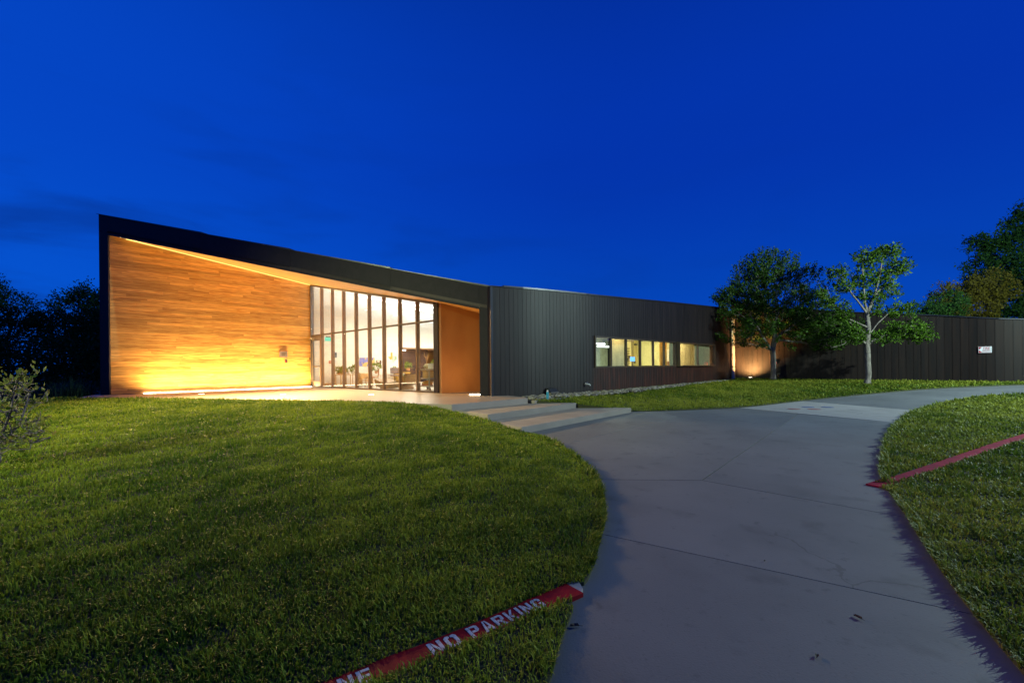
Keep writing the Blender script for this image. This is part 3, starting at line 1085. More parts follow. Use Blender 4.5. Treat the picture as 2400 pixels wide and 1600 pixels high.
row = 0
z = .012
rg = random.Random(21)
while z < zt0:
    x = .02 - rg.uniform(0, 2.0)
    while x < WLEN - .02:
        L_ = rg.choice((1.2, 1.9, 2.6, 3.3, 3.9)) + rg.uniform(-.25, .25)
        x1 = x + L_
        a, b = max(x, .02), min(x1, WLEN - .03)
        if b - a > .08:
            poly = [(a + .0015, z + .002), (b - .0015, z + .002), (b - .0015, z + RH - .002), (a + .0015, z + RH - .002)]
            # cut under the sloping soffit
            poly = clip_poly(poly, (0, zt0 - .03), ((zt1 - zt0) / WLEN, -1.0))
            if len(poly) >= 3:
                d = -.012 - rg.choice((0, 0, .001, .002, .004))
                vs, fs, x0, z0 = plank_mesh(poly, d, .012)
                MB().add(vs, fs).build("plank", M_cedar, twall, WT @ Matrix.Translation((x0, 0, z0)))
        x = x1
    z += RH
    row += 1

# soffit: planks running along the front, clipped to the porch
BE = Vector((-.15, 16.9))                                         # far end of the brown return wall
quadA = [tuple(A0), tuple(J1), tuple(GR), tuple(C)]
quadB = [tuple(J1), tuple(J1 + pv * .34), tuple(BE + pv * .4), tuple(BE), tuple(GR)]
ST = Matrix(((pv.x, -pv.y, 0, A0.x), (pv.y, pv.x, 0, A0.y), (0, 0, 1, 0), (0, 0, 0, 1)))
STi = ST.inverted()


def toS(p):
    q = STi @ Vector((p[0], p[1], 0))
    return (q.x, q.y)


qa, qb = [toS(p) for p in quadA], [toS(p) for p in quadB]


def sz(x, y, dz=0):
    q = ST @ Vector((x, y, 0))
    return soffz(q.x, q.y) + dz


mb = MB()
for q in (qa, qb):
    mb.prism(q, lambda x, y: sz(x, y, .03), lambda x, y: sz(x, y, .12))
soff = mb.build("soffit", M_cedarback, bld, ST)
SWD = .14
y = .0
while y < 9.2:
    x = -rg.uniform(0, 3)
    while x < 14.6:
        x1 = x + rg.uniform(2.6, 4.6)
        for qi, q in enumerate((qa, qb)):
            poly = convex_clip([(x + .002, y + .002), (x1 - .002, y + .002), (x1 - .002, y + SWD - .002), (x + .002, y + SWD - .002)], q)
            if len(poly) >= 3 and max(p[0] for p in poly) - min(p[0] for p in poly) > .05:
                cx_ = sum(p[0] for p in poly) / len(poly)
                cy_ = sum(p[1] for p in poly) / len(poly)
                mb = MB().prism([(p[0] - cx_, p[1] - cy_) for p in poly], lambda a, b: sz(a + cx_, b + cy_) - sz(cx_, cy_), lambda a, b: sz(a + cx_, b + cy_, .03) - sz(cx_, cy_))
                mb.build("plank", M_soffit, soff, ST @ Matrix.Translation((cx_, cy_, sz(cx_, cy_))))
        x = x1
    y += SWD

# front frame: left jamb, sloping fascia in four sheets, right jamb
fr = MB()
fr.hexa([FP(-.35, .2), FP(.045, .2), FP(.045, .2, .3), FP(-.35, .2, .3)], [FP(-.35, ftop(-.35)), FP(.045, ftop(.045)), FP(.045, ftop(.045), .3), FP(-.35, ftop(-.35), .3)])
fr.build("left_jamb", M_fascia, bld, world=True)
fs_ = [.047, 3.95, 7.25, 10.69, PL - .002]
for a, b in zip(fs_[:-1], fs_[1:]):
    a_, b_ = a + .003, b - .003
    za, zb = soffz(*FP(a_, 0)[:2]) - .035, soffz(*FP(b_, 0)[:2]) - .035
    mb = MB().hexa([FP(a_, za), FP(b_, zb), FP(b_, zb, .14), FP(a_, za, .14)], [FP(a_, ftop(a_)), FP(b_, ftop(b_)), FP(b_, ftop(b_), .14), FP(a_, ftop(a_), .14)])
    mb.build("fascia", M_fascia, bld, world=True)
mb = MB().hexa([FP(PL, .2), FP(PL + .35, .2), FP(PL + .35, .2, .25), FP(PL, .2, .25)], [FP(PL, ftop(PL)), FP(PL + .35, ftop(PL + .35)), FP(PL + .35, ftop(PL + .35), .25), FP(PL, ftop(PL), .25)])
mb.build("right_jamb", M_fascia, bld, world=True)
# roof-edge copings, each lapping a little over the next
cs_ = [-.42, 3.95, 7.25, 10.69, PL + .36]
for i, (a, b) in enumerate(zip(cs_[:-1], cs_[1:])):
    up0, up1 = .012, .05
    mb = MB().hexa([FP(a, ftop(a) + .002, -.03), FP(b, ftop(b) + .002, -.03), FP(b, ftop(b) + .002, .5), FP(a, ftop(a) + .002, .5)],
                   [FP(a, ftop(a) + up0, -.03), FP(b, ftop(b) + up1, -.03), FP(b, ftop(b) + up1, .5), FP(a, ftop(a) + up0, .5)])
    mb.build("coping", M_coping, bld, world=True)
# roof over porch and room, and the blind outer side of the timber wall
rq = [FP(-.35, ftop(-.35) - .05, .15), FP(PL + .35, ftop(PL + .35) - .05, .15)]
back = [Vector((2.5, 21.5)), Vector((-5.5, 27.2)), Vector((-9.9, 22.0))]
rz = lambda x, y: soffz(x, y) + .42
mb = MB().prism([rq[0][:2], rq[1][:2]] + [tuple(p) for p in back], lambda x, y: soffz(x, y) + .30, rz)
mb.build("roof", M_fascia, bld, world=True)
o0, o1 = A0 - Vector((wv.y, -wv.x)) * -.0, C
off = Vector((-wv.y, wv.x))
mb = MB()
q0, q1, q2, q3 = A0 + off * .21 + wv * .35, C + wv * 7.0 + off * .21, C + wv * 7.0 + off * .36, A0 + off * .36 + wv * .35
mb.hexa([(q0.x, q0.y, 0), (q1.x, q1.y, 0), (q2.x, q2.y, 0), (q3.x, q3.y, 0)], [(p.x, p.y, soffz(p.x, p.y) + .29) for p in (q0, q1, q2, q3)])
mb.build("side_wall", M_fascia, bld, world=True)

off_w = Vector((-wv.y, wv.x))
# lit strip at the foot of the timber wall: a row of short glowing lengths
x = .95
while x < WLEN - .03:
    x1 = min(x + .95, WLEN - .03)
    mb = MB().box(x, x1 - .02, -.125, -.095, .004, .030)
    mb.build("light_strip", M_led, bld, WT)
    x = x1
# light strip at the foot of the right jamb
b0 = J1 + pn * .32 - pv * .42
mb = MB().box(0, .42, -.02, .02, .004, .03)
mb.build("light_strip", M_led, bld, T(b0.x, b0.y, P0, math.atan2(pv.y, pv.x)))

# brown return wall between glazing and right jamb
rv = (BE - GR).normalized()
rn = Vector((rv.y, -rv.x))
g1 = GR + g * .24
mb = MB()
p_ = [g1, g1 + (BE - GR), g1 + (BE - GR) - rn * .0 + Vector((rv.y, -rv.x)) * .14, g1 + Vector((rv.y, -rv.x)) * .14]
mb.hexa([(p.x, p.y, P0 - .05) for p in p_], [(p.x, p.y, soffz(p.x, p.y) - .002) for p in p_])
mb.build("return_wall", M_brown, bld, world=True)
# wall closing the passage behind the right jamb
e0, e1 = g1 + (BE - GR), J1 + pv * .3 + pn * .3
mb = MB().prism([tuple(e0), tuple(e0 + pv * .7), tuple(e0 + pv * .7 + pn * .1), tuple(e0 + pn * .1)], P0 - .05, 3.1)
mb.build("passage_end_wall", M_fascia, bld, world=True)

# glazing in its own frame: x along the glass, y into the room, z from porch level
GM = T(C.x, C.y, P0, gang)


def gz(a, b=0.0):
    q = C + g * a + nn * b
    return soffz(q.x, q.y) - P0


GLEN = 9.31
TR = 2.39
mb = MB()
mb.box(0.03, GLEN, -.03, .09, 0, .055)
glz = mb.build("glazing_sill", M_frame, bld, GM)
mb = MB().hexa([(0.03, -.03, gz(0) - .075), (GLEN, -.03, gz(GLEN) - .075), (GLEN, .09, gz(GLEN) - .075), (0.03, .09, gz(0) - .075)],
               [(0.03, -.03, gz(0) - .004), (GLEN, -.03, gz(GLEN) - .004), (GLEN, .09, gz(GLEN) - .004), (0.03, .09, gz(0) - .004)])
mb.build("glazing_head", M_frame, bld, GM)
mull = [1.075, 2.105, 3.125, 4.165, 5.19, 6.23, 7.29, 8.345]
for a in mull:
    h_ = gz(a) - .08
    mb = MB().box(a - .030, a + .030, -.035, .11, .057, h_)
    mb.build("mullion", M_fin, bld, GM)
mb = MB().box(.0, .10, -.04, .10, .0, gz(.1) - .08)
mb.build("glazing_jamb", M_doorf, bld, GM)
mb = MB().box(GLEN, GLEN + .235, -.04, .16, .0, gz(GLEN + .23) - .01)
mb.build("glazing_jamb", M_fascia, bld, GM)
cells = [.10] + mull + [GLEN]
for i, (a, b) in enumerate(zip(cells[:-1], cells[1:])):
    l_ = a + (.033 if i else 0)
    r_ = b - (.033 if i < 8 else 0)
    MB().box(l_ + .002, r_ - .002, -.025, .05, TR - .03, TR + .03).build("transom", M_frame, bld, GM)
    zl, zr = gz(l_) - .08, gz(r_) - .08
    MB().hexa([(l_ + .002, 0, TR + .032), (r_ - .002, 0, TR + .032), (r_ - .002, .012, TR + .032), (l_ + .002, .012, TR + .032)],
              [(l_ + .002, 0, zl), (r_ - .002, 0, zr), (r_ - .002, .012, zr), (l_ + .002, .012, zl)]).build("pane", GLASS, bld, GM)
    if i:
        MB().box(l_ + .002, r_ - .002, 0, .012, .058, TR - .032).build("pane", GLASS, bld, GM)
# door leaf
D0, D1, DH = .135, 1.035, 2.24
mb = MB()
mb.box(D0, D0 + .10, -.02, .03, .02, DH)
mb.box(D1 - .10, D1, -.02, .03, .02, DH)
mb.box(D0 + .10, D1 - .10, -.02, .03, DH - .10, DH)
mb.box(D0 + .10, D1 - .10, -.02, .03, .02, .26)
door = mb.build("door", M_doorf, bld, GM)
MB().box(.102, 1.04, -.03, .06, DH + .01, TR - .032).build("door_head", M_doorf, bld, GM)
MB().box(D0 + .10, D1 - .10, 0, .010, .262, DH - .102).build("pane", GLASS, door, GM)
MB().box(D0 + .06, D1 - .06, -.026, -.0205, .03, .27).build("kick_plate", M_steel, door, GM)
MB().box(D0 + .10, D1 - .10, -.028, -.004, .93, .985).build("push_rail", M_frame, door, GM)
mb = MB().tube([(D1 - .13, -.022, .72), (D1 - .13, -.085, .72), (D1 - .13, -.085, 1.22), (D1 - .13, -.022, 1.22)], .013, 8)
mb.build("handle", M_steel, door, GM)
mb = MB().box(D0 + .12, D0 + .42, -.07, -.022, DH - .09, DH - .02)
mb.tube([(D0 + .3, -.05, DH - .01), (D0 + .12, -.20, DH + .0), (D0 + .42, -.05, DH + .03)], .010, 6)
mb.build("door_closer", M_steel, door, GM)

# room shell behind the glazing
ROOM_B = 8.2
mb = MB().box(.12, GLEN + .2, .10, ROOM_B, -.06, .006)
mb.build("room_floor", M_floor, bld, GM)


def ceil_block(a0, a1, b0, b1, dz0, dz1):
    m_ = MB()
    cs = [(a0, b0), (a1, b0), (a1, b1), (a0, b1)]
    m_.hexa([(a, b, gz(a, b) + dz0) for a, b in cs], [(a, b, gz(a, b) + dz1) for a, b in cs])
    return m_


ceil_block(.05, GLEN + .3, .11, ROOM_B, -.02, .10).build("room_ceiling", M_white, bld, GM)
# end wall of the room seen through the glass: shiplap boards, with the dark kitchen opening in it
mb = MB().hexa([(-.10, .0, -.05), (.075, .0, -.05), (.075, 4.93, -.05), (-.10, 4.93, -.05)], [(-.10, .0, gz(0)), (.075, .0, gz(0)), (.075, 4.93, gz(0, 4.93)), (-.10, 4.93, gz(0, 4.93))])
mb.hexa([(-.10, 4.93, 1.98), (.075, 4.93, 1.98), (.075, ROOM_B, 1.98), (-.10, ROOM_B, 1.98)], [(-.10, 4.93, gz(0, 4.93)), (.075, 4.93, gz(0, 4.93)), (.075, ROOM_B, gz(0, ROOM_B)), (-.10, ROOM_B, gz(0, ROOM_B))])
rw = mb.build("room_wall", M_white, bld, GM)
z = .02
while z < 5.2:
    zt = min(z + .200, gz(0) - .03)
    if zt - z > .05:
        b1 = 4.92 if z < 1.96 else ROOM_B - .02
        MB().box(.076, .092, .12, b1, z, zt - .006).build("board", M_board, rw, GM)
    z += .2055
mb = MB()
mb.hexa([(.0, ROOM_B, -.05), (GLEN + .4, ROOM_B, -.05), (GLEN + .4, ROOM_B + .15, -.05), (.0, ROOM_B + .15, -.05)],
        [(.0, ROOM_B, gz(0, ROOM_B)), (GLEN + .4, ROOM_B, gz(GLEN + .4, ROOM_B)), (GLEN + .4, ROOM_B + .15, gz(GLEN + .4, ROOM_B)), (.0, ROOM_B + .15, gz(0, ROOM_B))])
mb.build("room_wall", M_white, bld, GM)
mb = MB().hexa([(GLEN + .22, .17, -.05), (GLEN + .38, .17, -.05), (GLEN + .38, ROOM_B, -.05), (GLEN + .22, ROOM_B, -.05)],
               [(a, b, gz(a, b) - .01) for a, b in ((GLEN + .22, .17), (GLEN + .38, .17), (GLEN + .38, ROOM_B), (GLEN + .22, ROOM_B))])
mb.build("room_wall", M_white, bld, GM)
# kitchen recess in the end wall: brown boards and a paler door
M_kit = mat("kitchen_timber", (0.22, 0.11, 0.045), (0.15, 0.07, 0.028), rough=0.5, scale=(12, 1, 12), nscale=1.5)
mb = MB()
mb.box(-2.4, -2.25, 4.9, ROOM_B, -.05, 1.98)
mb.box(-2.25, .07, ROOM_B, ROOM_B + .1, -.05, 1.98)
mb.box(-2.4, -.101, 4.80, 4.90, -.05, 1.98)
mb.box(-2.4, .074, 4.8, ROOM_B, 1.90, 1.975)
kit = mb.build("kitchen_recess", M_kit, bld, GM)
for k in range(9):
    MB().box(-2.248, -2.235, 4.95, 6.75, .03 + k * .205, .228 + k * .205).build("board", M_kit, kit, GM)
MB().box(-2.4, .074, 4.9, ROOM_B, -.05, .004).build("recess_floor", M_floor, kit, GM)
MB().box(-2.248, -2.20, 6.85, 7.75, .01, 1.86).build("recess_door", mat("tan_door", (0.36, 0.22, 0.13), rough=0.5), kit, GM)
MB().box(-.9, .05, 5.15, 5.23, 1.80, 1.86).build("tube_light", emit("kitchen_tube", (1, .97, .9), 6.0), kit, GM)
ld = bpy.data.lights.new("kitchen_lamp", 'AREA')
ld.shape = 'RECTANGLE'
ld.size, ld.size_y = .9, .08
ld.energy = 38
ld.color = (1.0, .92, .8)
link("kitchen_lamp", ld, kit, GM @ T(-.42, 5.19, 1.79))

# lighting of the room: pendants added to brighten floor, ceiling and upper walls
M_panel = emit("pendant_glow", (1.0, 0.97, 0.92), 1.6)
for a in (2.2, 4.6, 7.0):
    for b in (2.0, 4.4, 6.8):
        z_ = gz(a, b) - .09
        z_ -= .45
        o = MB().box(-.6, .6, -.15, .15, .005, .05).build("pendant_light", M_panel, bld, GM @ T(a, b, z_))
        for x0 in (-.5, .5):
            MB().tube([(x0, 0, .05), (x0, 0, .52)], .006, 5).build("hanger", M_steel, o, GM @ T(a, b, z_))
        for up, en, colr in ((0, 118, (1.0, .88, .68)), (1, 130, (.90, .95, 1.0))):
            ld = bpy.data.lights.new("pendant_lamp", 'AREA')
            ld.shape = 'RECTANGLE'
            ld.size, ld.size_y = 1.15, .28
            ld.energy = en
            ld.color = colr
            link("pendant_lamp", ld, o, GM @ T(a, b, z_ + (.056 if up else -.003)) @ Matrix.Rotation(R(180 if up else 0), 4, 'X'))
# cove strip where the soffit meets the timber wall
x = .5
M_cove = emit("cove_strip_glow", (1.0, .62, .16), 2.2)
while x < WLEN - .1:
    x1 = min(x + 1.1, WLEN - .05)
    mb = MB()
    q_ = [A0 + wv * x - off_w * .05, A0 + wv * (x1 - .01) - off_w * .05, A0 + wv * (x1 - .01) - off_w * .10, A0 + wv * x - off_w * .10]
    mb.hexa([(p.x, p.y, soffz(p.x, p.y) - .035) for p in q_], [(p.x, p.y, soffz(p.x, p.y) - .006) for p in q_])
    mb.build("light_strip", M_cove, bld, world=True)
    x = x1
ld = bpy.data.lights.new("cove_lamp", 'AREA')
ld.shape = 'RECTANGLE'
ld.size, ld.size_y = WLEN - .6, .025
ld.energy = 820
ld.spread = R(58)
ld.color = (1.0, .66, .26)
xa = (wv.x, wv.y, (zt1 - zt0) / WLEN)
xa = Vector(xa).normalized()
za = -Vector((-off_w.x * .80, -off_w.y * .80, -.60)).normalized()
za = (za - xa * za.dot(xa)).normalized()
ya = za.cross(xa)
pm_ = A0 + wv * (WLEN / 2) - off_w * .14
Mx = Matrix((xa, ya, za)).transposed().to_4x4()
Mx.translation = (pm_.x, pm_.y, soffz(pm_.x, pm_.y) - .05)
link("cove_lamp", ld, bld, Mx)
# lamps of the light strips
ld = bpy.data.lights.new("strip_lamp", 'AREA')
ld.shape = 'RECTANGLE'
ld.size, ld.size_y = WLEN - 1.1, .016
ld.energy = 720
ld.spread = R(165)
ld.color = (1.0, .69, .27)
Mx = WT @ Matrix.Translation(((WLEN + .9) / 2, -.46, .035)) @ Matrix.Rotation(R(180), 4, 'X') @ Matrix.Rotation(R(1), 4, 'X')
link("strip_lamp", ld, bld, Mx)
ld = bpy.data.lights.new("strip_lamp", 'AREA')
ld.shape = 'RECTANGLE'
ld.size, ld.size_y = .42, .04
ld.energy = 60
ld.color = (1.0, .56, .20)
b1_ = b0 + pv * .2
link("strip_lamp", ld, bld, T(b1_.x, b1_.y, P0 + .04, math.atan2(pv.y, pv.x)) @ Matrix.Rotation(R(180 - 30), 4, 'X'))

# ---------------------------------------------------------------- curved wall of panels with the strip windows
cwd = np.array(crom(CW, 60))
cws = np.r_[0, np.cumsum(np.hypot(*np.diff(cwd, axis=0).T))]


def CP(s_):
    return Vector((float(np.interp(s_, cws, cwd[:, 0])), float(np.interp(s_, cws, cwd[:, 1]))))


def CT(s_):
    return (CP(min(s_ + .05, cws[-1])) - CP(max(s_ - .05, 0))).normalized()


def CQ(s_, d, z):
    """point on the curved wall, d metres in front of it"""
    t_ = CT(s_)
    p = CP(s_) + Vector((t_.y, -t_.x)) * d
    return (p.x, p.y, z)


SEND = float(cws[-1])
ctop = lambda s_: float(np.interp(s_, (0, 1.4, 2.7, 4.3, 6.8, 9.5, 14.9, 17.4), (3.60, 3.61, 3.65, 3.68, 3.80, 3.96, 4.24, 4.37)))
WZ0, WZ1 = 1.235, 2.315
WIN = [(4.26, 10.58), (10.64, 14.98)]


def curved(mb, s0, s1, d0, d1, z0, z1, n=1):
    for i in range(n):
        a = s0 + (s1 - s0) * i / n
        b = s0 + (s1 - s0) * (i + 1) / n
        f0 = (lambda s_: z0(s_)) if callable(z0) else (lambda s_: z0)
        f1 = (lambda s_: z1(s_)) if callable(z1) else (lambda s_: z1)
        mb.hexa([CQ(a, d1, f0(a)), CQ(b, d1, f0(b)), CQ(b, d0, f0(b)), CQ(a, d0, f0(a))], [CQ(a, d1, f1(a)), CQ(b, d1, f1(b)), CQ(b, d0, f1(b)), CQ(a, d0, f1(a))])
    return mb


# structural wall behind the panels, pierced by the windows
mb = MB()
curved(mb, .02, 4.26, -.20, -.012, .0, lambda s_: ctop(s_) - .02, 12)
curved(mb, 4.26, 14.98, -.20, -.012, .0, WZ0 - .01, 24)
curved(mb, 4.26, 14.98, -.20, -.012, WZ1 + .01, lambda s_: ctop(s_) - .02, 24)
curved(mb, 14.98, SEND, -.20, -.012, .0, lambda s_: ctop(s_) - .02, 8)
cwall = mb.build("metal_wall", M_fascia, bld, world=True)
rg = random.Random(4)
edges_ = [0.0, .33, .48]
while edges_[-1] < SEND - .1:
    edges_.append(edges_[-1] + .152)
edges_[-1] = SEND
for s0, s1 in zip(edges_[:-1], edges_[1:]):
    spans = [(.30, None)]
    inwin = any(s1 > a + .02 and s0 < b - .02 for a, b in WIN) or (s0 > 4.2 and s1 < 15.1)
    if s0 > 4.1 and s1 < 15.1:
        spans = [(.30, WZ0 - .012), (WZ1 + .012, None)]
    for z0, z1 in spans:
        mb = MB()
        zz1 = (lambda s_: ctop(s_)) if z1 is None else z1
        pr = rg.choice((0, 0, .001, .002))
        curved(mb, s0 + .0015, s1 - .012, -.010, .004 + pr, z0, zz1)
        curved(mb, s1 - .011, s1 - .002, -.010, .010, z0, zz1)          # standing seam
        rusty = z1 is not None
        o = mb.build("panel", M_rust if rusty else M_wall, cwall, T(*CP(s0), z0), world=True)
        if rusty:
            o['label'] = "rust reddened panel below the strip window"
mb = MB()
curved(mb, 0.0, .07, -.01, .05, .30, lambda s_: ctop(s_) + .002)
mb.build("corner_trim", M_coping, bld, world=True)
for a, b in ((.02, .42), (.43, 5.8), (5.81, 11.6), (11.61, SEND)):
    mb = MB()
    curved(mb, a, b, -.35, .045, lambda s_: ctop(s_) + .003, lambda s_: ctop(s_) + (.05 if a > .4 else .02), max(1, int((b - a) / .6)))
    mb.build("coping", M_coping, bld, world=True)
# end return of the wall at the inner corner
q = CP(SEND)
t_ = CT(SEND)
nb = Vector((-t_.y, t_.x))
mb = MB().prism([tuple(q + t_ * .004), tuple(q + t_ * .10), tuple(q + t_ * .10 + nb * 3), tuple(q + t_ * .004 + nb * 3)], .2, ctop(SEND) - .03)
mb.build("end_wall", M_fascia, bld, world=True)
MB().prism([(12.06, 24.98), (12.78, 25.9), (13.2, 28.0), (11.3, 28.0)], .1, 4.32).build("recess_wall", M_fascia, bld, world=True)
# roof of the wing
mb = MB()
for i in range(16):
    a, b = .3 + (SEND - .3) * i / 16, .3 + (SEND - .3) * (i + 1) / 16
    mb.hexa([CQ(a, -.21, ctop(a) - .3), CQ(b, -.21, ctop(b) - .3), CQ(b, -5.0, ctop(b) - .1), CQ(a, -5.0, ctop(a) - .1)],
            [CQ(a, -.21, ctop(a) - .12), CQ(b, -.21, ctop(b) - .12), CQ(b, -5.0, ctop(b) + .1), CQ(a, -5.0, ctop(a) + .1)])
mb.build("roof", M_fascia, bld, world=True)
mb = MB()
curved(mb, 3.2, SEND, -5.2, -5.0, .2, lambda s_: ctop(s_) - .1, 16)
mb.build("rear_wall", M_fascia, bld, world=True)

# strip windows
M_oliv = mat("olive_room_wall", (0.50, 0.46, 0.22), (0.46, 0.42, 0.20), rough=0.7)
M_cream = mat("cream_room_wall", (0.66, 0.58, 0.34), rough=0.7)
M_pale = mat("pale_green_wall", (0.62, 0.66, 0.50), rough=0.7)
M_oran = mat("orange_room_wall", (0.70, 0.36, 0.07), rough=0.7)
bars = [[4.26, 5.25, 6.27, 7.33, 8.44, 9.45, 10.55], [10.66, 12.80, 14.96]]
for wi, ((w0, w1), bb) in enumerate(zip(WIN, bars)):
    pr = .03 if wi == 0 else .16
    mb = MB()
    curved(mb, w0, w1, -.20, pr, WZ0 - .008, WZ0 + .045, 8)
    curved(mb, w0, w1, -.20, pr, WZ1 - .045, WZ1 + .008, 8)
    curved(mb, w0, w0 + .06, -.20, pr, WZ0 + .046, WZ1 - .046)
    curved(mb, w1 - .06, w1, -.20, pr, WZ0 + .046, WZ1 - .046)
    wf = mb.build("strip_window", M_frame, bld, world=True)
    if wi:
        wf['label'] = "strip window boxed out from the wall"
    for k in range(1, len(bb) - 1):
        mb = MB()
        curved(mb, bb[k] - .035, bb[k] + .035, pr - .10, pr - .015, WZ0 + .047, WZ1 - .047)
        mb.build("mullion", M_frame, wf, world=True)
    for k in range(len(bb) - 1):
        l_ = bb[k] + .062 if k == 0 else bb[k] + .037
        r_ = bb[k + 1] - .062 if k == len(bb) - 2 else bb[k + 1] - .037
        mb = MB()
        curved(mb, l_, r_, pr - .06, pr - .052, WZ0 + .047, WZ1 - .047, 3)
        mb.build("pane", GLASS, wf, world=True)
# rooms behind them
FLZ = P0


def cbox(name, mtl, s0, s1, d0, d1, z0, z1, n=1, parent=bld, lab=None):
    mb = MB()
    curved(mb, s0, s1, d0, d1, z0, z1, n)
    o = mb.build(name, mtl, parent, world=True)
    if lab:
        o['label'] = lab
    return o


cbox("wing_floor", M_floor, 3.3, 16.5, -4.9, -.21, .2, FLZ, 10)
cbox("wing_ceiling", M_cream, 3.3, 16.5, -4.9, -.21, 3.1, 3.2, 10)
cbox("wing_wall", M_pale, 3.4, 12.6, -4.9, -4.7, FLZ, 3.1, 6)
cbox("wing_wall", M_oliv, 10.9, 14.3, -3.4, -3.2, FLZ, 3.1, 4)
cbox("wing_wall", M_cream, 13.1, 17.2, -1.95, -1.8, FLZ, 3.1, 4)
cbox("wing_wall", M_pale, 3.3, 3.42, -4.7, -.21, FLZ, 3.1)
cbox("wing_wall", M_cream, 17.2, 17.3, -1.8, -.21, FLZ, 3.1)
cbox("partition", M_oliv, 13.1, 13.2, -3.2, -1.96, FLZ, 3.1)
cbox("partition", M_cream, 6.18, 7.12, -.66, -.60, FLZ, 2.75, 2)
cbox("partition", M_oran, 10.36, 11.0, -.66, -.60, FLZ, 3.1, 2)
cbox("partition", M_pale, 8.75, 10.2, -4.69, -4.62, FLZ, 2.0, 2)
cbox("white_board", mat("white_board", (0.8, 0.8, 0.76)), 13.3, 14.3, -1.79, -1.75, 1.2, 2.1, 1)
cbox("blind", mat("sand_blind", (0.50, 0.42, 0.24), rough=0.8), 12.90, 14.86, -.10, -.085, WZ0 + .05, WZ1 - .05, 4)
cbox("blind", mat("sand_blind", (0.5, 0.42, 0.24)), 10.12, 10.46, -.10, -.085, WZ0 + .05, WZ1 - .05, 2)
M_tube = emit("tube_lamp_glow", (.95, 1.0, .95), 5.0)
for d_, z_, s0_ in ((-2.4, 2.27, 7.0), (-2.1, 2.13, 7.55)):
    mb = MB().tube([CQ(s0_, d_, z_), CQ(8.62, d_, z_)], .035, 8)
    mb.build("tube_light", M_tube, bld, world=True)
    for s_ in (s0_ + .2, 8.4):
        MB().tube([CQ(s_, d_, z_ + .04), CQ(s_, d_, 3.1)], .006, 5).build("hanger", M_steel, bld, world=True)
# shelf wall, door and pipe in the middle panes
M_slat = mat("slat_shelf", (.20, .17, .07), rough=.6)
for k in range(10):
    cbox("shelf", M_slat, 10.95, 12.15, -3.19, -3.12, .95 + k * .13, 1.04 + k * .13)
for k, s_ in enumerate((11.05, 11.3, 11.5, 11.8, 12.0)):
    cbox("hook_rack", M_black, s_, s_ + .09, -3.11, -3.04, 1.55 + .13 * (k % 3), 1.68 + .13 * (k % 3))
M_od = mat("olive_door", (.34, .30, .10), rough=.5)
rd = cbox("room_door", M_od, 12.55, 13.02, -3.19, -3.13, FLZ, 2.60)
cbox("door_closer", M_black, 12.62, 12.86, -3.12, -3.04, 2.36, 2.44, parent=rd)
cbox("handle", M_black, 12.60, 12.66, -3.12, -3.05, 1.42, 1.50, parent=rd)
cbox("door_casing", M_slat, 12.46, 12.54, -3.19, -3.10, FLZ, 2.68)
cbox("notice", M_frame, 13.5, 13.75, -3.19, -3.15, 1.85, 2.05)
MB().tube([CQ(9.6, -2.6, 2.50), CQ(11.6, -2.6, 2.50)], .03, 8).build("ceiling_pipe", M_frame, bld, world=True)
mb = MB().box(-.16, .16, -.02, .02, -.10, .10)
q = CQ(10.75, -2.2, 1.60)
o = mb.build("monitor", emit("blue_screen", (.12, .38, 1.0), 3.0), None, T(q[0], q[1], q[2], R(40)))
tag(o, "small glowing blue screen on a stand behind the strip window", "monitor")
MB().tube([(0, .03, -.1), (0, .03, -1.16)], .015, 6).build("stand", M_black, o, W[o])
MB().lathe([(.16, -1.168), (.16, -1.15), (.02, -1.14)], 14).build("base", M_black, o, W[o])
# rounded chair back in the boxed-out window
q = CQ(12.75, -.95, FLZ)
Mc = T(q[0], q[1], q[2], R(70))
ch = tag(empty("lounge_chair", Mc), "brown round backed chair behind the boxed out window", "chair")
mb = MB()
prev = None
for k in range(15):
    a_ = R(-70 + 250 * k / 14)
    pr_ = [(.50 * math.cos(a_), .50 * math.sin(a_)), (.44 * math.cos(a_), .44 * math.sin(a_))]
    if prev:
        mb.hexa([(*prev[0], .42), (*pr_[0], .42), (*pr_[1], .42), (*prev[1], .42)], [(*prev[0], .42 + .62 * math.sin(math.pi * (k - 1) / 14)), (*pr_[0], .42 + .62 * math.sin(math.pi * k / 14)),
                (*pr_[1], .42 + .62 * math.sin(math.pi * k / 14)), (*prev[1], .42 + .62 * math.sin(math.pi * (k - 1) / 14))])
    prev = pr_
mb.build("backrest", mat("tan_leather", (.26, .13, .06), rough=.5), ch, Mc)
MB().lathe([(.43, .36), (.45, .40), (.43, .45), (.3, .47)], 18).build("seat", mat("tan_leather", (.26, .13, .06)), ch, Mc)
for k in range(4):
    a_ = R(45 + 90 * k)
    MB().tube([(.3 * math.cos(a_), .3 * math.sin(a_), .36), (.36 * math.cos(a_), .36 * math.sin(a_), 0)], .018, 6).build("leg", M_fin, ch, Mc)
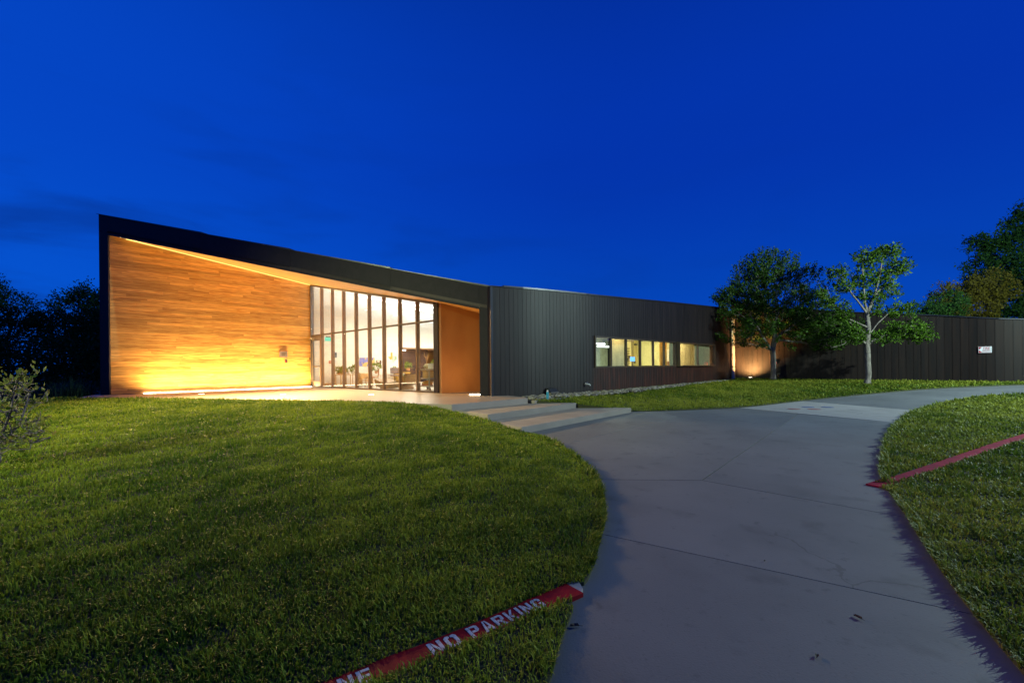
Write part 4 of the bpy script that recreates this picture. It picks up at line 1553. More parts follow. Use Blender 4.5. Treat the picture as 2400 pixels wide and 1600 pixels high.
for s_, d_, e_, c_ in ((9.0, -3.4, 110, (.85, 1.0, .74)), (6.5, -.36, 24, (1, .80, .42)), (6.2, -2.2, 40, (.9, 1.0, .7)), (11.2, -2.0, 46, (1.0, .93, .60)), (10.6, -.40, 14, (1, .70, .3)), (12.6, -1.0, 40, (1, .78, .38)), (15.0, -1.0, 40, (1, .82, .45))):
    q = CQ(s_, d_, 3.07)
    o = MB().lathe([(.16, 0), (.16, .025)], 20).build("ceiling_light", emit("wing_lamp_glow", (1, .9, .7), 2.0), bld, T(q[0], q[1], 3.07))
    ld = bpy.data.lights.new("ceiling_lamp", 'AREA')
    ld.shape = 'DISK'
    ld.size = .4
    ld.energy = e_ * 3.2
    ld.color = c_
    link("ceiling_lamp", ld, o, T(q[0], q[1], 3.05))

# ---------------------------------------------------------------- things on and by the building
q = C - wv * 1.265
PM = T(q.x, q.y, 0, wang)


def on_wall(t_, z):
    """frame on the timber wall: x along, -y outward"""
    q_ = A0 + wv * (WLEN + t_)
    return T(q_.x, q_.y, z, wang)


pm = on_wall(-1.265, 1.965)
pl_ = tag(MB().box(-.17, .17, -.055, -.017, -.13, .13).build("plaque", mat("grey_plaque", (.17, .135, .135), rough=.5), None, pm, bevel=.004),
          "small grey lettered plaque on the timber wall near the door", "sign")
MB().box(-.18, .18, -.065, -.014, .132, .175).build("hood", M_brown, pl_, pm)
for k in range(3):
    MB().box(-.10 + .01 * k, .10 - .015 * k, -.0575, -.0555, .05 - k * .055, .068 - k * .055).build("engraved_line", M_frame, pl_, pm)
pm = on_wall(-1.147, 1.655)
kb_ = tag(MB().box(-.045, .045, -.05, -.017, -.07, .07).build("key_box", M_black, None, pm, bevel=.006), "tiny red and black box hanging under the plaque", "key box")
MB().box(-.046, -.012, -.056, -.051, -.055, .03).build("red_tag", mat("red_tag", (.5, .03, .03)), kb_, pm)
MB().tube([(-.03, -.03, .07), (-.03, -.03, .12), (.03, -.03, .12), (.03, -.03, .07)], .006, 6).build("shackle", M_steel, kb_, pm)

for x, y, lb in ((-10.794, 15.565, "round light set in the porch floor, leftmost, in front of the timber wall"),
                 (-7.585, 14.813, "round light set in the porch floor between timber wall and grass, below the door"),
                 (-4.444, 14.112, "round light set in the porch floor in front of the glazing"),):
    mb = MB().lathe([(.115, .0), (.115, .006), (.095, .008), (.095, .002)], 24)
    o = mb.build("floor_light", M_steel, None, T(x, y, P0 + .001))
    tag(o, lb, "ground light", group="round lights set in the porch floor")
    MB().lathe([(.092, .002), (.092, .0075), (.05, .010)], 24).build("lens", M_lens, o, W[o])
    ld = bpy.data.lights.new("floor_lamp", 'SPOT')
    ld.energy = 160
    ld.spot_size = R(95)
    ld.spot_blend = .8
    ld.shadow_soft_size = .08
    ld.color = (1.0, .66, .32)
    link("floor_lamp", ld, o, T(x, y, P0 + .03) @ Matrix.Rotation(R(180), 4, 'X'))

# inner corner: downpipe column and spotlight washing the far wall
M_pipe = mat("galvanised_pipe", (.46, .44, .40), rough=.35, metal=.5)
q = Vector((12.45, 25.25))
dp = tag(MB().tube([(0, 0, 0), (0, 0, 3.55)], .11, 16).build("downpipe", M_pipe, None, T(q.x, q.y, .45), smooth=False), "tall pale round downpipe in the lit inner corner of the walls", "downpipe")
for z_ in (.7, 1.9, 3.1):
    MB().tube([(0, 0, z_), (0, 0, z_ + .05)], .118, 16).build("strap", M_coping, dp, W[dp])
MB().box(-.17, .17, -.15, .15, 3.4, 3.75).build("hopper", M_coping, dp, W[dp])
sx, sy = 12.95, 24.35
sl = tag(MB().lathe([(.10, 0), (.10, .10), (.085, .12)], 18).build("ground_spotlight", M_black, None, T(sx, sy, .47)), "ground spotlight in the lawn washing the wall at the inner corner", "spotlight")
MB().lathe([(.08, .12), (.08, .124)], 18).build("lens", M_lens, sl, W[sl])
ld = bpy.data.lights.new("corner_lamp", 'SPOT')
ld.energy = 2700
ld.spot_size = R(125)
ld.spot_blend = .9
ld.shadow_soft_size = .06
ld.color = (1.0, .54, .18)
link("corner_lamp", ld, sl, T(sx, sy, .62) @ Vector((0.30, .55, 1)).to_track_quat('-Z', 'Y').to_matrix().to_4x4())

# screen wall beyond the trees
fwd = np.array(crom(list(zip([p[0] for p in FW], [p[1] for p in FW])), 40))
fws = np.r_[0, np.cumsum(np.hypot(*np.diff(fwd, axis=0).T))]
fkn = [float(fws[min(i * 40, len(fws) - 1)]) for i in range(len(FW))]
ftopz = lambda s_: float(np.interp(s_, fkn, FWZ))


def WP(s_):
    return Vector((float(np.interp(s_, fws, fwd[:, 0])), float(np.interp(s_, fws, fwd[:, 1]))))


def WQ(s_, d, z):
    t_ = (WP(min(s_ + .05, fws[-1])) - WP(max(s_ - .05, 0))).normalized()
    p = WP(s_) + Vector((t_.y, -t_.x)) * d
    return (p.x, p.y, z)


def fseg(mb, a, b, d0, d1, z0, z1):
    f1 = z1 if callable(z1) else (lambda s_: z1)
    return mb.hexa([WQ(a, d1, z0), WQ(b, d1, z0), WQ(b, d0, z0), WQ(a, d0, z0)], [WQ(a, d1, f1(a)), WQ(b, d1, f1(b)), WQ(b, d0, f1(b)), WQ(a, d0, f1(a))])


FEND = float(fws[-1])
mb = MB()
for i in range(24):
    fseg(mb, FEND * i / 24, FEND * (i + 1) / 24, -.18, -.012, .1, lambda s_: ftopz(s_) - .02)
swall = mb.build("screen_wall", M_fascia, None, T(12.637, 25.73, .45), world=True)
tag(swall, "dark ribbed metal wall curving behind the two lawn trees", "wall")
s_ = 0.0
while s_ < FEND - .1:
    e_ = min(s_ + .26, FEND)
    mb = MB()
    pr = rg.choice((0, .002, .004, .006))
    fseg(mb, s_ + .002, e_ - .018, -.010, .006 + pr, .30, ftopz)
    fseg(mb, e_ - .017, e_ - .002, -.010, .018, .30, ftopz)
    mb.build("panel", M_far, swall, T(*WP(s_), .3), world=True)
    s_ += .26
for a, b in ((0, 4.2), (4.21, 8.4), (8.41, 12.6), (12.61, FEND)):
    mb = MB()
    k = 6
    for i in range(k):
        x0, x1 = a + (b - a) * i / k, a + (b - a) * (i + 1) / k
        mb.hexa([WQ(x0, .06, ftopz(x0) + .003), WQ(x1, .06, ftopz(x1) + .003), WQ(x1, -.2, ftopz(x1) + .003), WQ(x0, -.2, ftopz(x0) + .003)],
                [WQ(x0, .06, ftopz(x0) + .045), WQ(x1, .06, ftopz(x1) + .045), WQ(x1, -.2, ftopz(x1) + .045), WQ(x0, -.2, ftopz(x0) + .045)])
    mb.build("coping", M_coping, swall, world=True)


def fwall_frame(u, z):
    """frame on the screen wall at horizontal bearing u: x along the wall, -y outward"""
    best = min(np.linspace(0, FEND, 2000), key=lambda s_: abs(WP(s_).x / WP(s_).y - u))
    t_ = (WP(best + .03) - WP(best - .03)).normalized()
    p = WP(best)
    return T(p.x, p.y, z, math.atan2(t_.y, t_.x))


M_sign = mat("white_sign_plate", (.72, .72, .74), rough=.45)
M_signr = mat("red_sign_ink", (.42, .02, .03), rough=.5)
fm = fwall_frame((2309.5 - 1200) / 1050, 1.81) @ Matrix.Diagonal((.60, 1, .88, 1))
fsn = tag(MB().box(-.33, .33, -.075, -.062, -.155, .155).build("fire_sign", M_sign, None, fm, bevel=.005), "small white fire department sign on the dark screen wall", "sign")
mb = MB()
mb.prism([(-.31, -.135), (-.17, -.135), (-.17, -.10), (-.23, -.075), (-.262, -.03), (-.31, -.03)], 0, .0015)
mb.prism([(-.31, .135), (-.17, .135), (-.17, .10), (-.23, .075), (-.262, .03), (-.31, .03)], 0, .0015)
mb.build("red_bracket", M_signr, fsn, fm @ Matrix.Translation((0, -.0757, 0)) @ Matrix.Rotation(R(90), 4, 'X'))


def text(txt, size, M, mtl, parent, name="lettering", ex=.0006):
    cu = bpy.data.curves.new(name, 'FONT')
    cu.body = txt
    cu.size = size
    cu.align_x = 'CENTER'
    cu.align_y = 'CENTER'
    cu.extrude = ex
    cu.offset = size * .012
    to = bpy.data.objects.new(name, cu)
    me = bpy.data.meshes.new_from_object(to)
    bpy.data.objects.remove(to)
    me.materials.clear()
    me.materials.append(mtl)
    return link(name, me, parent, M)


RX = Matrix.Rotation(R(90), 4, 'X')
text("FIRE", .145, fm @ Matrix.Translation((.07, -.0765, .065)) @ RX @ Matrix.Diagonal((1.25, 1, 1, 1)), M_signr, fsn)
text("DEPARTMENT", .058, fm @ Matrix.Translation((.07, -.0765, -.028)) @ RX @ Matrix.Diagonal((1.1, 1, 1, 1)), M_signr, fsn)
text("CONNECTION", .058, fm @ Matrix.Translation((.07, -.0765, -.095)) @ RX @ Matrix.Diagonal((1.1, 1, 1, 1)), M_signr, fsn)
mb = MB()
for a, b, c_, d in ((-.322, .322, .145, .150), (-.322, .322, -.150, -.145)):
    mb.box(a, b, -.0765, -.0755, c_, d)
mb.build("border_line", M_signr, fsn, fm)

# red alarm bell and pipe stub by the first tree
fm = fwall_frame((1815 - 1200) / 1050, 1.36)
bl = tag(MB().lathe([(.12, 0), (.12, .03), (.105, .07), (.05, .10), (.02, .105)], 20).build("fire_bell", mat("bell_red", (.55, .05, .03), rough=.35), None,
         fm @ Matrix.Translation((0, -.06, 0)) @ Matrix.Rotation(R(90), 4, 'X')), "round red fire alarm bell on the wall beside the first tree trunk", "alarm bell")
MB().box(-.07, .07, -.05, -.002, -.06, .06).build("bracket", M_black, bl, fm)
mb = MB().box(-.018, .018, -.168, -.160, -.05, .05)
mb.box(-.08, -.03, -.168, -.161, -.02, .02)
mb.build("badge", M_black, bl, fm)
fm = fwall_frame((1825 - 1200) / 1050, .72)
ho = tag(MB().tube([(0, -.03, 0), (0, -.16, 0), (0, -.22, -.03), (0, -.23, -.10)], .045, 10).build("hose_inlet", mat("brass_inlet", (.40, .22, .08), rough=.35, metal=.8), None, fm),
         "small brass pipe outlet low on the screen wall near the tree", "pipe outlet")
MB().lathe([(.08, 0), (.08, .012)], 16).build("flange", M_coping, ho, fm @ Matrix.Translation((0, -.045, 0)) @ RX)

# white hose tap, dark vent hood and blue marker on the curved wall
q = CQ(3.72, .03, .62)
t_ = CT(3.72)
hm = T(q[0], q[1], .69, math.atan2(t_.y, t_.x))
hb = tag(MB().tube([(0, .0, 0), (0, -.10, 0), (.05, -.13, -.01), (.09, -.13, -.05)], .022, 8).build("wall_tap", mat("pale_tap", (.6, .6, .62), rough=.4), None, hm),
         "small pale water tap on the curved dark wall left of the windows", "tap")
MB().lathe([(.045, 0), (.045, .015)], 14).build("flange", M_steel, hb, hm @ Matrix.Translation((0, -.006, 0)) @ RX)
MB().tube([(-.03, -.07, .045), (.03, -.07, .045)], .012, 6).build("tap_handle", M_steel, hb, hm)
q = CQ(2.10, .03, .45)
t_ = CT(2.10)
vm = T(q[0], q[1], .47, math.atan2(t_.y, t_.x))
mb = MB()
mb.hexa([(-.16, -.20, .02), (.16, -.20, .02), (.16, 0, .02), (-.16, 0, .02)], [(-.16, -.11, .13), (.16, -.11, .13), (.16, 0, .15), (-.16, 0, .15)])
vh = tag(mb.build("vent_hood", M_black, None, vm), "low dark vent hood at the foot of the curved wall above the stones", "vent")
MB().box(-.17, .17, -.21, 0, 0, .018).build("base", M_step, vh, vm)
bmk = tag(MB().lathe([(.035, -.03), (.035, .16), (.028, .18), (.012, .19)], 12).build("marker_post", mat("teal_plastic", (.03, .30, .42), rough=.4), None, T(.98, 12.45, .40)),
          "short blue marker stub standing at the edge of the river stones", "marker")
MB().lathe([(.022, .185), (.022, .215), (.01, .225)], 12).build("cap", M_sign, bmk, W[bmk])
# river stones between wall and edging
rg = random.Random(9)
mb = MB()
for _ in range(1500):
    s_ = rg.uniform(.9, SEND - .3)
    q = CP(s_)
    t_ = CT(s_)
    nrm = Vector((t_.y, -t_.x))
    # distance to the edging along the normal
    dmax = .95 if s_ < 6 else (.7 if s_ < 10 else .45)
    d = rg.uniform(.05, dmax)
    p = q + nrm * d
    r_ = rg.uniform(.035, .085)
    zz = .375 + .055 * min(s_ / SEND, 1) + rg.uniform(-.01, .03)
    mb.blob((p.x, p.y, zz), (r_ * rg.uniform(.9, 1.5), r_ * rg.uniform(.8, 1.2), r_ * rg.uniform(.5, .8)), rg.randint(0, 9999), 6, 4, .18)
rs = mb.build("river_stones", mat("river_stone", (.30, .27, .21), (.10, .085, .07), rough=.8, scale=(1, 1, 1), nscale=9, detail=2, lo=.42, hi=.58), None)
tag(rs, "bed of tan river stones along the foot of the curved wall", kind='stuff')
# soil under the stones and a flush edging strip
EDd = crom(EDG, 5)
mb = MB()
n_ = len(EDd)
for i in range(n_ - 1):
    a, b = Vector(EDd[i]), Vector(EDd[i + 1])
    d_ = (b - a).normalized()
    k_ = Vector((-d_.y, d_.x))
    za, zb = .385 + .06 * i / n_, .385 + .06 * (i + 1) / n_
    mb.hexa([(*(a - k_ * .06), .1), (*(b - k_ * .06), .1), (*(b + k_ * .06), .1), (*(a + k_ * .06), .1)],
            [(*(a - k_ * .06), za), (*(b - k_ * .06), zb), (*(b + k_ * .06), zb), (*(a + k_ * .06), za)])
tag(mb.build("edging_strip", M_step, None), "narrow concrete edging between lawn and river stones", kind='structure')
mb = MB()
poly = EDd + [tuple(CP(s_)) for s_ in np.linspace(SEND, .6, 20)]
mb.prism(poly, .05, lambda x, y: .345 + .004 * max(y - 12, 0))
tag(mb.build("stone_bed_soil", M_joint, None), "bare soil under the river stones", kind='structure')

# ---------------------------------------------------------------- things inside the room
M_wood = mat("pale_wood", (.50, .30, .13), (.42, .24, .10), rough=.5, scale=(2, 14, 14), nscale=1.2)
M_wood2 = mat("brown_wood", (.30, .15, .06), rough=.5)
M_grey = mat("grey_laminate", (.30, .27, .24), rough=.5)
M_leafin = leafmat("room_plant_leaf", (.03, .08, .01), (.14, .24, .04))
M_pot = mat("terracotta_pot", (.45, .20, .09), rough=.7)
M_potw = mat("white_pot", (.75, .72, .66), rough=.5)


def GI(a, b, z=.007, rz=0.0):
    return GM @ T(a, b, z, rz)


def wallframe(b, z):
    """frame on the end wall of the room: x runs to the left as one faces it, -y out of the wall"""
    return GM @ T(.093, b, z, R(90))


x_ = tag(MB().box(-.145, .145, -.03, -.002, -.09, .09).build("exit_sign", emit("exit_glow", (.10, .85, .62), 1.4), None, wallframe(.77, 2.265)), "glowing green exit sign on the white boards above the door side", "exit sign")
MB().box(-.10, .10, -.05, 0, .09, .14).build("bracket", M_frame, x_, W[x_])
x_ = tag(MB().box(-.06, .06, -.04, 0, -.07, .07).build("fire_alarm_pull", mat("alarm_red", (.45, .06, .04)), None, wallframe(.86, 1.16), bevel=.006), "small red alarm pull station on the white boarded wall", "alarm")
MB().box(-.035, .035, -.055, -.041, -.02, .005).build("lever", M_potw, x_, W[x_])
x_ = tag(MB().box(-.05, .05, -.03, 0, -.13, .13).build("wall_panel", mat("slate_panel", (.15, .17, .18)), None, wallframe(1.15, 1.51), bevel=.005), "narrow dark control panel on the white boarded wall", "panel")
MB().box(-.03, .03, -.034, -.031, -.02, .09).build("display", M_black, x_, W[x_])
# map poster
mt = mat("map_print", (.09, .13, .42), (.62, .42, .12), rough=.6, scale=(1, 1, 1), nscale=4.2, detail=5, lo=.50, hi=.54)
x_ = tag(MB().box(-.445, .445, -.012, 0, -.25, .25).build("map_poster", M_potw, None, wallframe(2.82, 1.16)), "blue and yellow map poster pinned to the white wall", "poster")
MB().box(-.435, .435, -.0145, -.0125, -.21, .24).build("print", mt, x_, W[x_])
# wall telephone
x_ = tag(MB().box(-.13, .13, -.08, 0, -.10, .10).build("wall_phone", mat("brown_plastic", (.12, .08, .06)), None, wallframe(3.48, 1.165), bevel=.012), "dark wall telephone with pale screen beside the map", "telephone")
MB().box(-.11, .02, -.086, -.0805, -.01, .08).build("display", M_potw, x_, W[x_])
MB().tube([(.08, -.10, -.10), (.085, -.13, 0), (.08, -.10, .10)], .022, 8).build("handset", M_black, x_, W[x_])
# state-shaped wall piece in three colours
ST_ = [(-.11, .26), (.0, .26), (.0, .10), (.07, .07), (.16, .06), (.24, .06), (.25, -.04), (.27, -.09), (.22, -.12), (.12, -.19), (.085, -.26), (.03, -.23), (.0, -.15), (-.04, -.09), (-.09, -.10),
       (-.13, -.13), (-.17, -.10), (-.20, -.04), (-.27, .01), (-.27, .03), (-.11, .03)]
wf_ = wallframe(4.34, 1.425)
WFX = wf_ @ Matrix.Rotation(R(90), 4, 'X')


def slab_xz(poly, y0, y1):
    n_ = len(poly)
    return MB().add([(p[0], y0, p[1]) for p in poly] + [(p[0], y1, p[1]) for p in poly], [tuple(range(n_)), tuple(range(2 * n_ - 1, n_ - 1, -1))] + [(i, n_ + i, n_ + (i + 1) % n_, (i + 1) % n_) for i in range(n_)])


x_ = None
for lo_, hi_, mm, nm in ((-.30, -.02, mat("ochre_paint", (.62, .36, .06)), "left_piece"), (-.018, .10, mat("pale_paint", (.66, .62, .50)), "middle_piece"), (.102, .30, mat("sage_paint", (.22, .38, .28)), "right_piece")):
    poly = clip_poly(clip_poly(ST_, (lo_, 0), (1, 0)), (hi_, 0), (-1, 0))
    o = slab_xz(poly, -.03, -.004).build("state_cutout" if x_ is None else nm, mm, x_, wf_)
    if x_ is None:
        x_ = tag(o, "painted wall cutout in the shape of a state, yellow to green", "wall art")


def leafclump(mb_pts, n, c, r, L, seed, up=.4):
    rg_ = np.random.default_rng(seed)
    q_ = rg_.normal(0, 1, (n, 3))
    q_ /= np.linalg.norm(q_, axis=1)[:, None]
    q_ *= rg_.uniform(.2, 1, n)[:, None] ** .6
    return np.array(c) + q_ * np.array(r)


def leaves(name, pts, size, mtl, parent, M, seed, up=0.3, tmean=.5, dirs=None, aspect=.5):
    """leaf blades as diamonds, each with its own direction and tint; pts in the local frame of M"""
    rg_ = np.random.default_rng(seed)
    n = len(pts)
    d = rg_.normal(0, 1, (n, 3))
    if dirs is not None:
        d = d * .75 + dirs * 1.1
    d[:, 2] += up
    d /= np.linalg.norm(d, axis=1)[:, None] + 1e-9
    h = rg_.normal(0, 1, (n, 3))
    sd = np.cross(d, h)
    sd /= np.linalg.norm(sd, axis=1)[:, None] + 1e-9
    sz_ = (np.ones(n) * size) * rg_.uniform(.6, 1.3, n)
    V = np.zeros((n, 4, 3))
    V[:, 0] = pts
    V[:, 1] = pts + d * (sz_ * .5)[:, None] + sd * (sz_ * aspect * .5)[:, None]
    V[:, 2] = pts + d * sz_[:, None]
    V[:, 3] = pts + d * (sz_ * .5)[:, None] - sd * (sz_ * aspect * .5)[:, None]
    me = bpy.data.meshes.new(name)
    me.vertices.add(n * 4)
    me.vertices.foreach_set('co', V.ravel())
    me.loops.add(n * 4)
    me.loops.foreach_set('vertex_index', np.arange(n * 4))
    me.polygons.add(n)
    me.polygons.foreach_set('loop_start', np.arange(n) * 4)
    me.polygons.foreach_set('loop_total', np.full(n, 4))
    me.update(calc_edges=True)
    a = me.attributes.new('tint', 'FLOAT', 'POINT')
    a.data.foreach_set('value', np.repeat(np.clip(rg_.normal(tmean, .24, n), 0, 1), 4))
    me.materials.append(mtl)
    return link(name, me, parent, M)


def pot_plant(a, b, z, pr, ph, n, r, size, seed, lb, potm=None, grp="potted plants in the glazed room"):
    M_ = GI(a, b, z)
    o = tag(MB().lathe([(pr * .7, 0), (pr, ph), (pr * .85, ph), (pr * .8, ph * .85)], 12).build("potted_plant", potm or M_pot, None, M_), lb, "plant", grp)
    q_ = leafclump(None, n, (0, 0, ph + r[2] * .8), r, size, seed)
    leaves("foliage", q_, size, M_leafin, o, M_, seed, up=.5)
    return o


# long low table with a row of plants along the end wall
for i, (nm, b0_, b1__) in enumerate(((0, .95, 1.30), (1, 1.42, 1.92))):
    M_ = GI(.66, (b0_ + b1__) / 2)
    hl = (b1__ - b0_) / 2
    t_ = tag(empty("low_table", M_), ("low pale wooden table carrying trailing plants, nearer the glass door", "low pale wooden table carrying pots, nearer the map poster")[i], "table", "low wooden tables by the boarded wall")
    MB().box(-.32, .32, -hl, hl, .53, .56).build("tabletop", M_wood, t_, M_, bevel=.004)
    for sx_ in (-1, 1):
        for sy_ in (-1, 1):
            MB().tube([(sx_ * .27, sy_ * (hl - .05), 0), (sx_ * .27, sy_ * (hl - .05), .53)], .022, 6).build("leg", M_wood, t_, M_)
pot_plant(.75, .98, .57, .09, .12, 150, (.16, .20, .13), .10, 1, "yellow green trailing plant on the low table nearest the door")
pot_plant(.62, 1.22, .57, .10, .12, 150, (.18, .16, .12), .10, 2, "bushy plant in the middle of the row on the low tables")
pot_plant(.70, 1.52, .57, .08, .12, 120, (.15, .15, .12), .09, 3, "green plant in a pot at the left of the second low table", M_potw)
pot_plant(.62, 1.80, .57, .08, .13, 120, (.13, .13, .15), .10, 4, "upright leafy plant at the right end of the second low table", M_potw)
pot_plant(.55, 3.08, .57, .09, .15, 90, (.17, .17, .20), .16, 5, "spiky leaved plant standing on the long white ledge under the telephone")
pot_plant(.60, 4.10, .60, .07, .11, 60, (.10, .10, .10), .10, 6, "small dark green plant on the yellow shelf under the wall cutout")
pot_plant(2.0, 4.02, .70, .10, .13, 140, (.17, .17, .17), .09, 7, "round bright green plant on the shelf right of the wall cutout")
# white ledge
M_ = GI(.36, 3.8)
t_ = tag(empty("long_ledge", M_), "long white topped ledge with drawers below the telephone and wall cutout", "cabinet")
MB().box(-.24, .24, -.95, .95, .50, .55).build("worktop", M_potw, t_, M_)
for k in range(4):
    MB().box(-.22, .22, -.93 + k * .47, -.49 + k * .47, .06, .495).build("drawer_front", mat("pale_drawer", (.62, .58, .50)), t_, M_)
# yellow shelf unit
M_ = GI(.95, 4.35)
t_ = tag(empty("shelf_unit", M_), "small yellow edged shelf unit with books below the wall cutout", "shelf")
M_yel = mat("yellow_edge", (.62, .36, .05), rough=.5)
for z_ in (.02, .30, .58):
    MB().box(-.2, .2, -.38, .38, z_, z_ + .03).build("shelf", M_yel, t_, M_)
for y_ in (-.38, .355):
    MB().box(-.2, .2, y_, y_ + .025, .0, .61).build("side_panel", M_yel, t_, M_)
bk = [(.16, .28, .35), (.6, .55, .4), (.25, .4, .4), (.5, .12, .05), (.7, .68, .6), (.2, .3, .18)]
for k in range(6):
    o = MB().box(-.12, .1, -.012 - .012, .024, 0, .17 + .02 * (k % 3)).build("book", mat("book_cover_%d" % k, bk[k]), None, M_ @ Matrix.Translation((0, -.28 + k * .062, .331)))
    tag(o, ("blue", "cream", "grey green", "red", "white", "dark green")[k] + " covered book standing in the yellow shelf unit", "book", "books in the yellow shelf unit")
# orange shell chair
M_ = GI(1.05, 2.42, .007, R(-25))
ch = tag(empty("shell_chair", M_), "orange red shell chair with a round hole in its back", "chair")
M_or = mat("orange_shell", (.42, .075, .02), rough=.4)
mb = MB()
mb.box(-.21, .21, -.02, .40, .40, .425)
mb.build("seat", M_or, ch, M_, bevel=.008)
ring_o = [(-.20, .46), (.20, .46), (.24, .80), (-.24, .80)]
mb = MB()
hole = [(.055 * math.cos(2 * math.pi * k / 12), .70 + .055 * math.sin(2 * math.pi * k / 12)) for k in range(12)]
outp = []
for k in range(12):
    a_ = 2 * math.pi * k / 12
    dx_, dz_ = math.cos(a_), math.sin(a_)
    t_1 = min((.225 / abs(dx_)) if abs(dx_) > 1e-6 else 9, (.11 / dz_) if dz_ > 1e-6 else 9, (.24 / -dz_) if dz_ < -1e-6 else 9)
    outp.append((dx_ * t_1, .70 + dz_ * t_1))
vs = [(p[0], .42, p[1]) for p in outp] + [(p[0], .42, p[1]) for p in hole] + [(p[0], .435, p[1]) for p in outp] + [(p[0], .435, p[1]) for p in hole]
fs = []
for k in range(12):
    j = (k + 1) % 12
    fs += [(k, j, 12 + j, 12 + k), (24 + k, 36 + k, 36 + j, 24 + j), (k, 24 + k, 24 + j, j), (12 + k, 12 + j, 36 + j, 36 + k)]
mb.add(vs, fs).build("backrest", M_or, ch, M_)
for sx_ in (-1, 1):
    MB().tube([(sx_ * .18, .42, .60), (sx_ * .19, .40, .38), (sx_ * .22, .42, 0)], .011, 6).build("leg", M_steel, ch, M_)
    MB().tube([(sx_ * .18, .02, .40), (sx_ * .22, -.04, 0)], .011, 6).build("leg", M_steel, ch, M_)
# wooden armchairs
for i, (a, b, rz_, lb) in enumerate(((1.25, 1.95, 40, "low wooden armchair left of the orange chair"), (3.2, 1.2, -30, "low wooden armchair in front of the orange chair"))):
    M_ = GI(a, b, .007, R(rz_))
    c_ = tag(empty("wooden_armchair", M_), lb, "chair", "low wooden armchairs in the glazed room")
    MB().box(-.25, .25, -.24, .24, .26, .29).build("seat", M_wood, c_, M_, bevel=.005)
    MB().hexa([(-.25, .22, .32), (.25, .22, .32), (.25, .245, .32), (-.25, .245, .32)], [(-.25, .34, .58), (.25, .34, .58), (.25, .365, .58), (-.25, .365, .58)]).build("backrest", M_wood, c_, M_)
    for sx_ in (-1, 1):
        MB().tube([(sx_ * .25, -.22, 0), (sx_ * .25, -.20, .42), (sx_ * .25, .20, .42), (sx_ * .25, .26, 0)], .016, 6).build("arm_frame", M_wood2, c_, M_)
# bolster on a low wooden bench
M_ = GI(.75, 2.35)
o = tag(empty("low_bench", M_), "low plywood bench under the map poster", "bench")
MB().box(-.25, .25, -.35, .35, .36, .40).build("seat", M_wood, o, M_)
for y_ in (-.3, .28):
    MB().box(-.22, .22, y_, y_ + .03, 0, .36).build("side_panel", M_wood, o, M_)
tag(MB().tube([(0, -.30, 0), (0, .30, 0)], .115, 16).build("bolster", mat("cream_fabric", (.55, .47, .32), rough=.9), None, GI(.75, 2.35, .522)), "cream round bolster cushion lying on the low bench", "cushion")
# boat shaped lounge
M_ = GI(5.75, .88, .007, R(6))
c_ = tag(empty("lounge_sofa", M_), "brown boat shaped lounge sofa close to the glass", "sofa")
mb = MB()
prof = [(-.95, .40), (-.6, .30), (-.1, .27), (.35, .30), (.70, .46), (.98, .60)]
n_ = len(prof)
vs, fs = [], []
for y_ in (-.36, .36):
    for (a, z_) in prof:
        vs.append((a, y_, z_))
    for (a, z_) in prof[::-1]:
        vs.append((a * .93, y_, max(z_ - .26 - .05 * (a > .6), .06)))
k = 2 * n_
fs += [tuple(range(k - 1, -1, -1)), tuple(range(k, 2 * k))] + [(i, (i + 1) % k, k + (i + 1) % k, k + i) for i in range(k)]
mb.add(vs, fs).build("seat_shell", mat("brown_vinyl", (.20, .12, .05), rough=.5), c_, M_)
for a in (-.6, .6):
    MB().box(a - .04, a + .04, -.32, .32, 0, .10).build("foot", M_wood2, c_, M_)
# grey cart
M_ = GI(8.05, .95, .007)
c_ = tag(empty("utility_cart", M_), "grey three shelf cart on castors loaded with supplies, at the right end of the glass", "cart")
for z_, th in ((.74, .05), (.42, .03), (.14, .04)):
    MB().box(-.78, .78, -.27, .27, z_, z_ + th).build("shelf", M_grey, c_, M_)
for sx_ in (-.74, .70, 0):
    for sy_ in (-.25, .21):
        MB().box(sx_, sx_ + .05, sy_, sy_ + .04, .11, .74).build("post", M_grey, c_, M_)
for sx_ in (-.66, .0, .66):
    for sy_ in (-.2, .2):
        MB().tube([(sx_, sy_ - .015, .055), (sx_, sy_ + .015, .055)], .055, 12).build("castor", M_black, c_, M_)


def put(a, b, z_, mb_, nm, mm, lb, ct, rz_=0.0, bevel=0.0):
    return tag(mb_.build(nm, mm, None, GI(a, b, z_, rz_), bevel=bevel), lb, ct)


o = put(8.05, .95, .80, MB().box(-.17, .17, -.14, .14, 0, .19), "white_box", M_potw, "plain white box standing on top of the cart", "box", bevel=.008)
MB().box(-.172, .172, -.142, .142, .15, .165).build("lid_edge", M_grey, o, W[o])
o = put(8.52, .95, .80, MB().box(-.16, .16, -.13, .13, 0, .12), "tray_stack", mat("pale_tray", (.62, .66, .68)), "pale blue plastic trays on the right end of the cart top", "tray", bevel=.006)
MB().box(-.15, .15, -.12, .12, .121, .16).build("upper_tray", M_potw, o, W[o])
put(8.74, .92, .80, MB().lathe([(.045, 0), (.05, .16), (.03, .20), (.02, .24)], 12), "bottle", M_potw, "white bottle at the far right of the cart top", "bottle")
o = put(8.32, .95, .80, MB().lathe([(.0, .0), (.07, .01), (.09, .08), (.05, .10)], 10), "bowl", M_wood2, "small brown bowl between box and trays on the cart", "bowl")
o = put(7.72, .95, .46, MB().box(-.15, .15, -.15, .15, 0, .24), "cardboard_box", mat("cardboard", (.45, .28, .13), rough=.8), "open cardboard box on the middle shelf of the cart", "box")
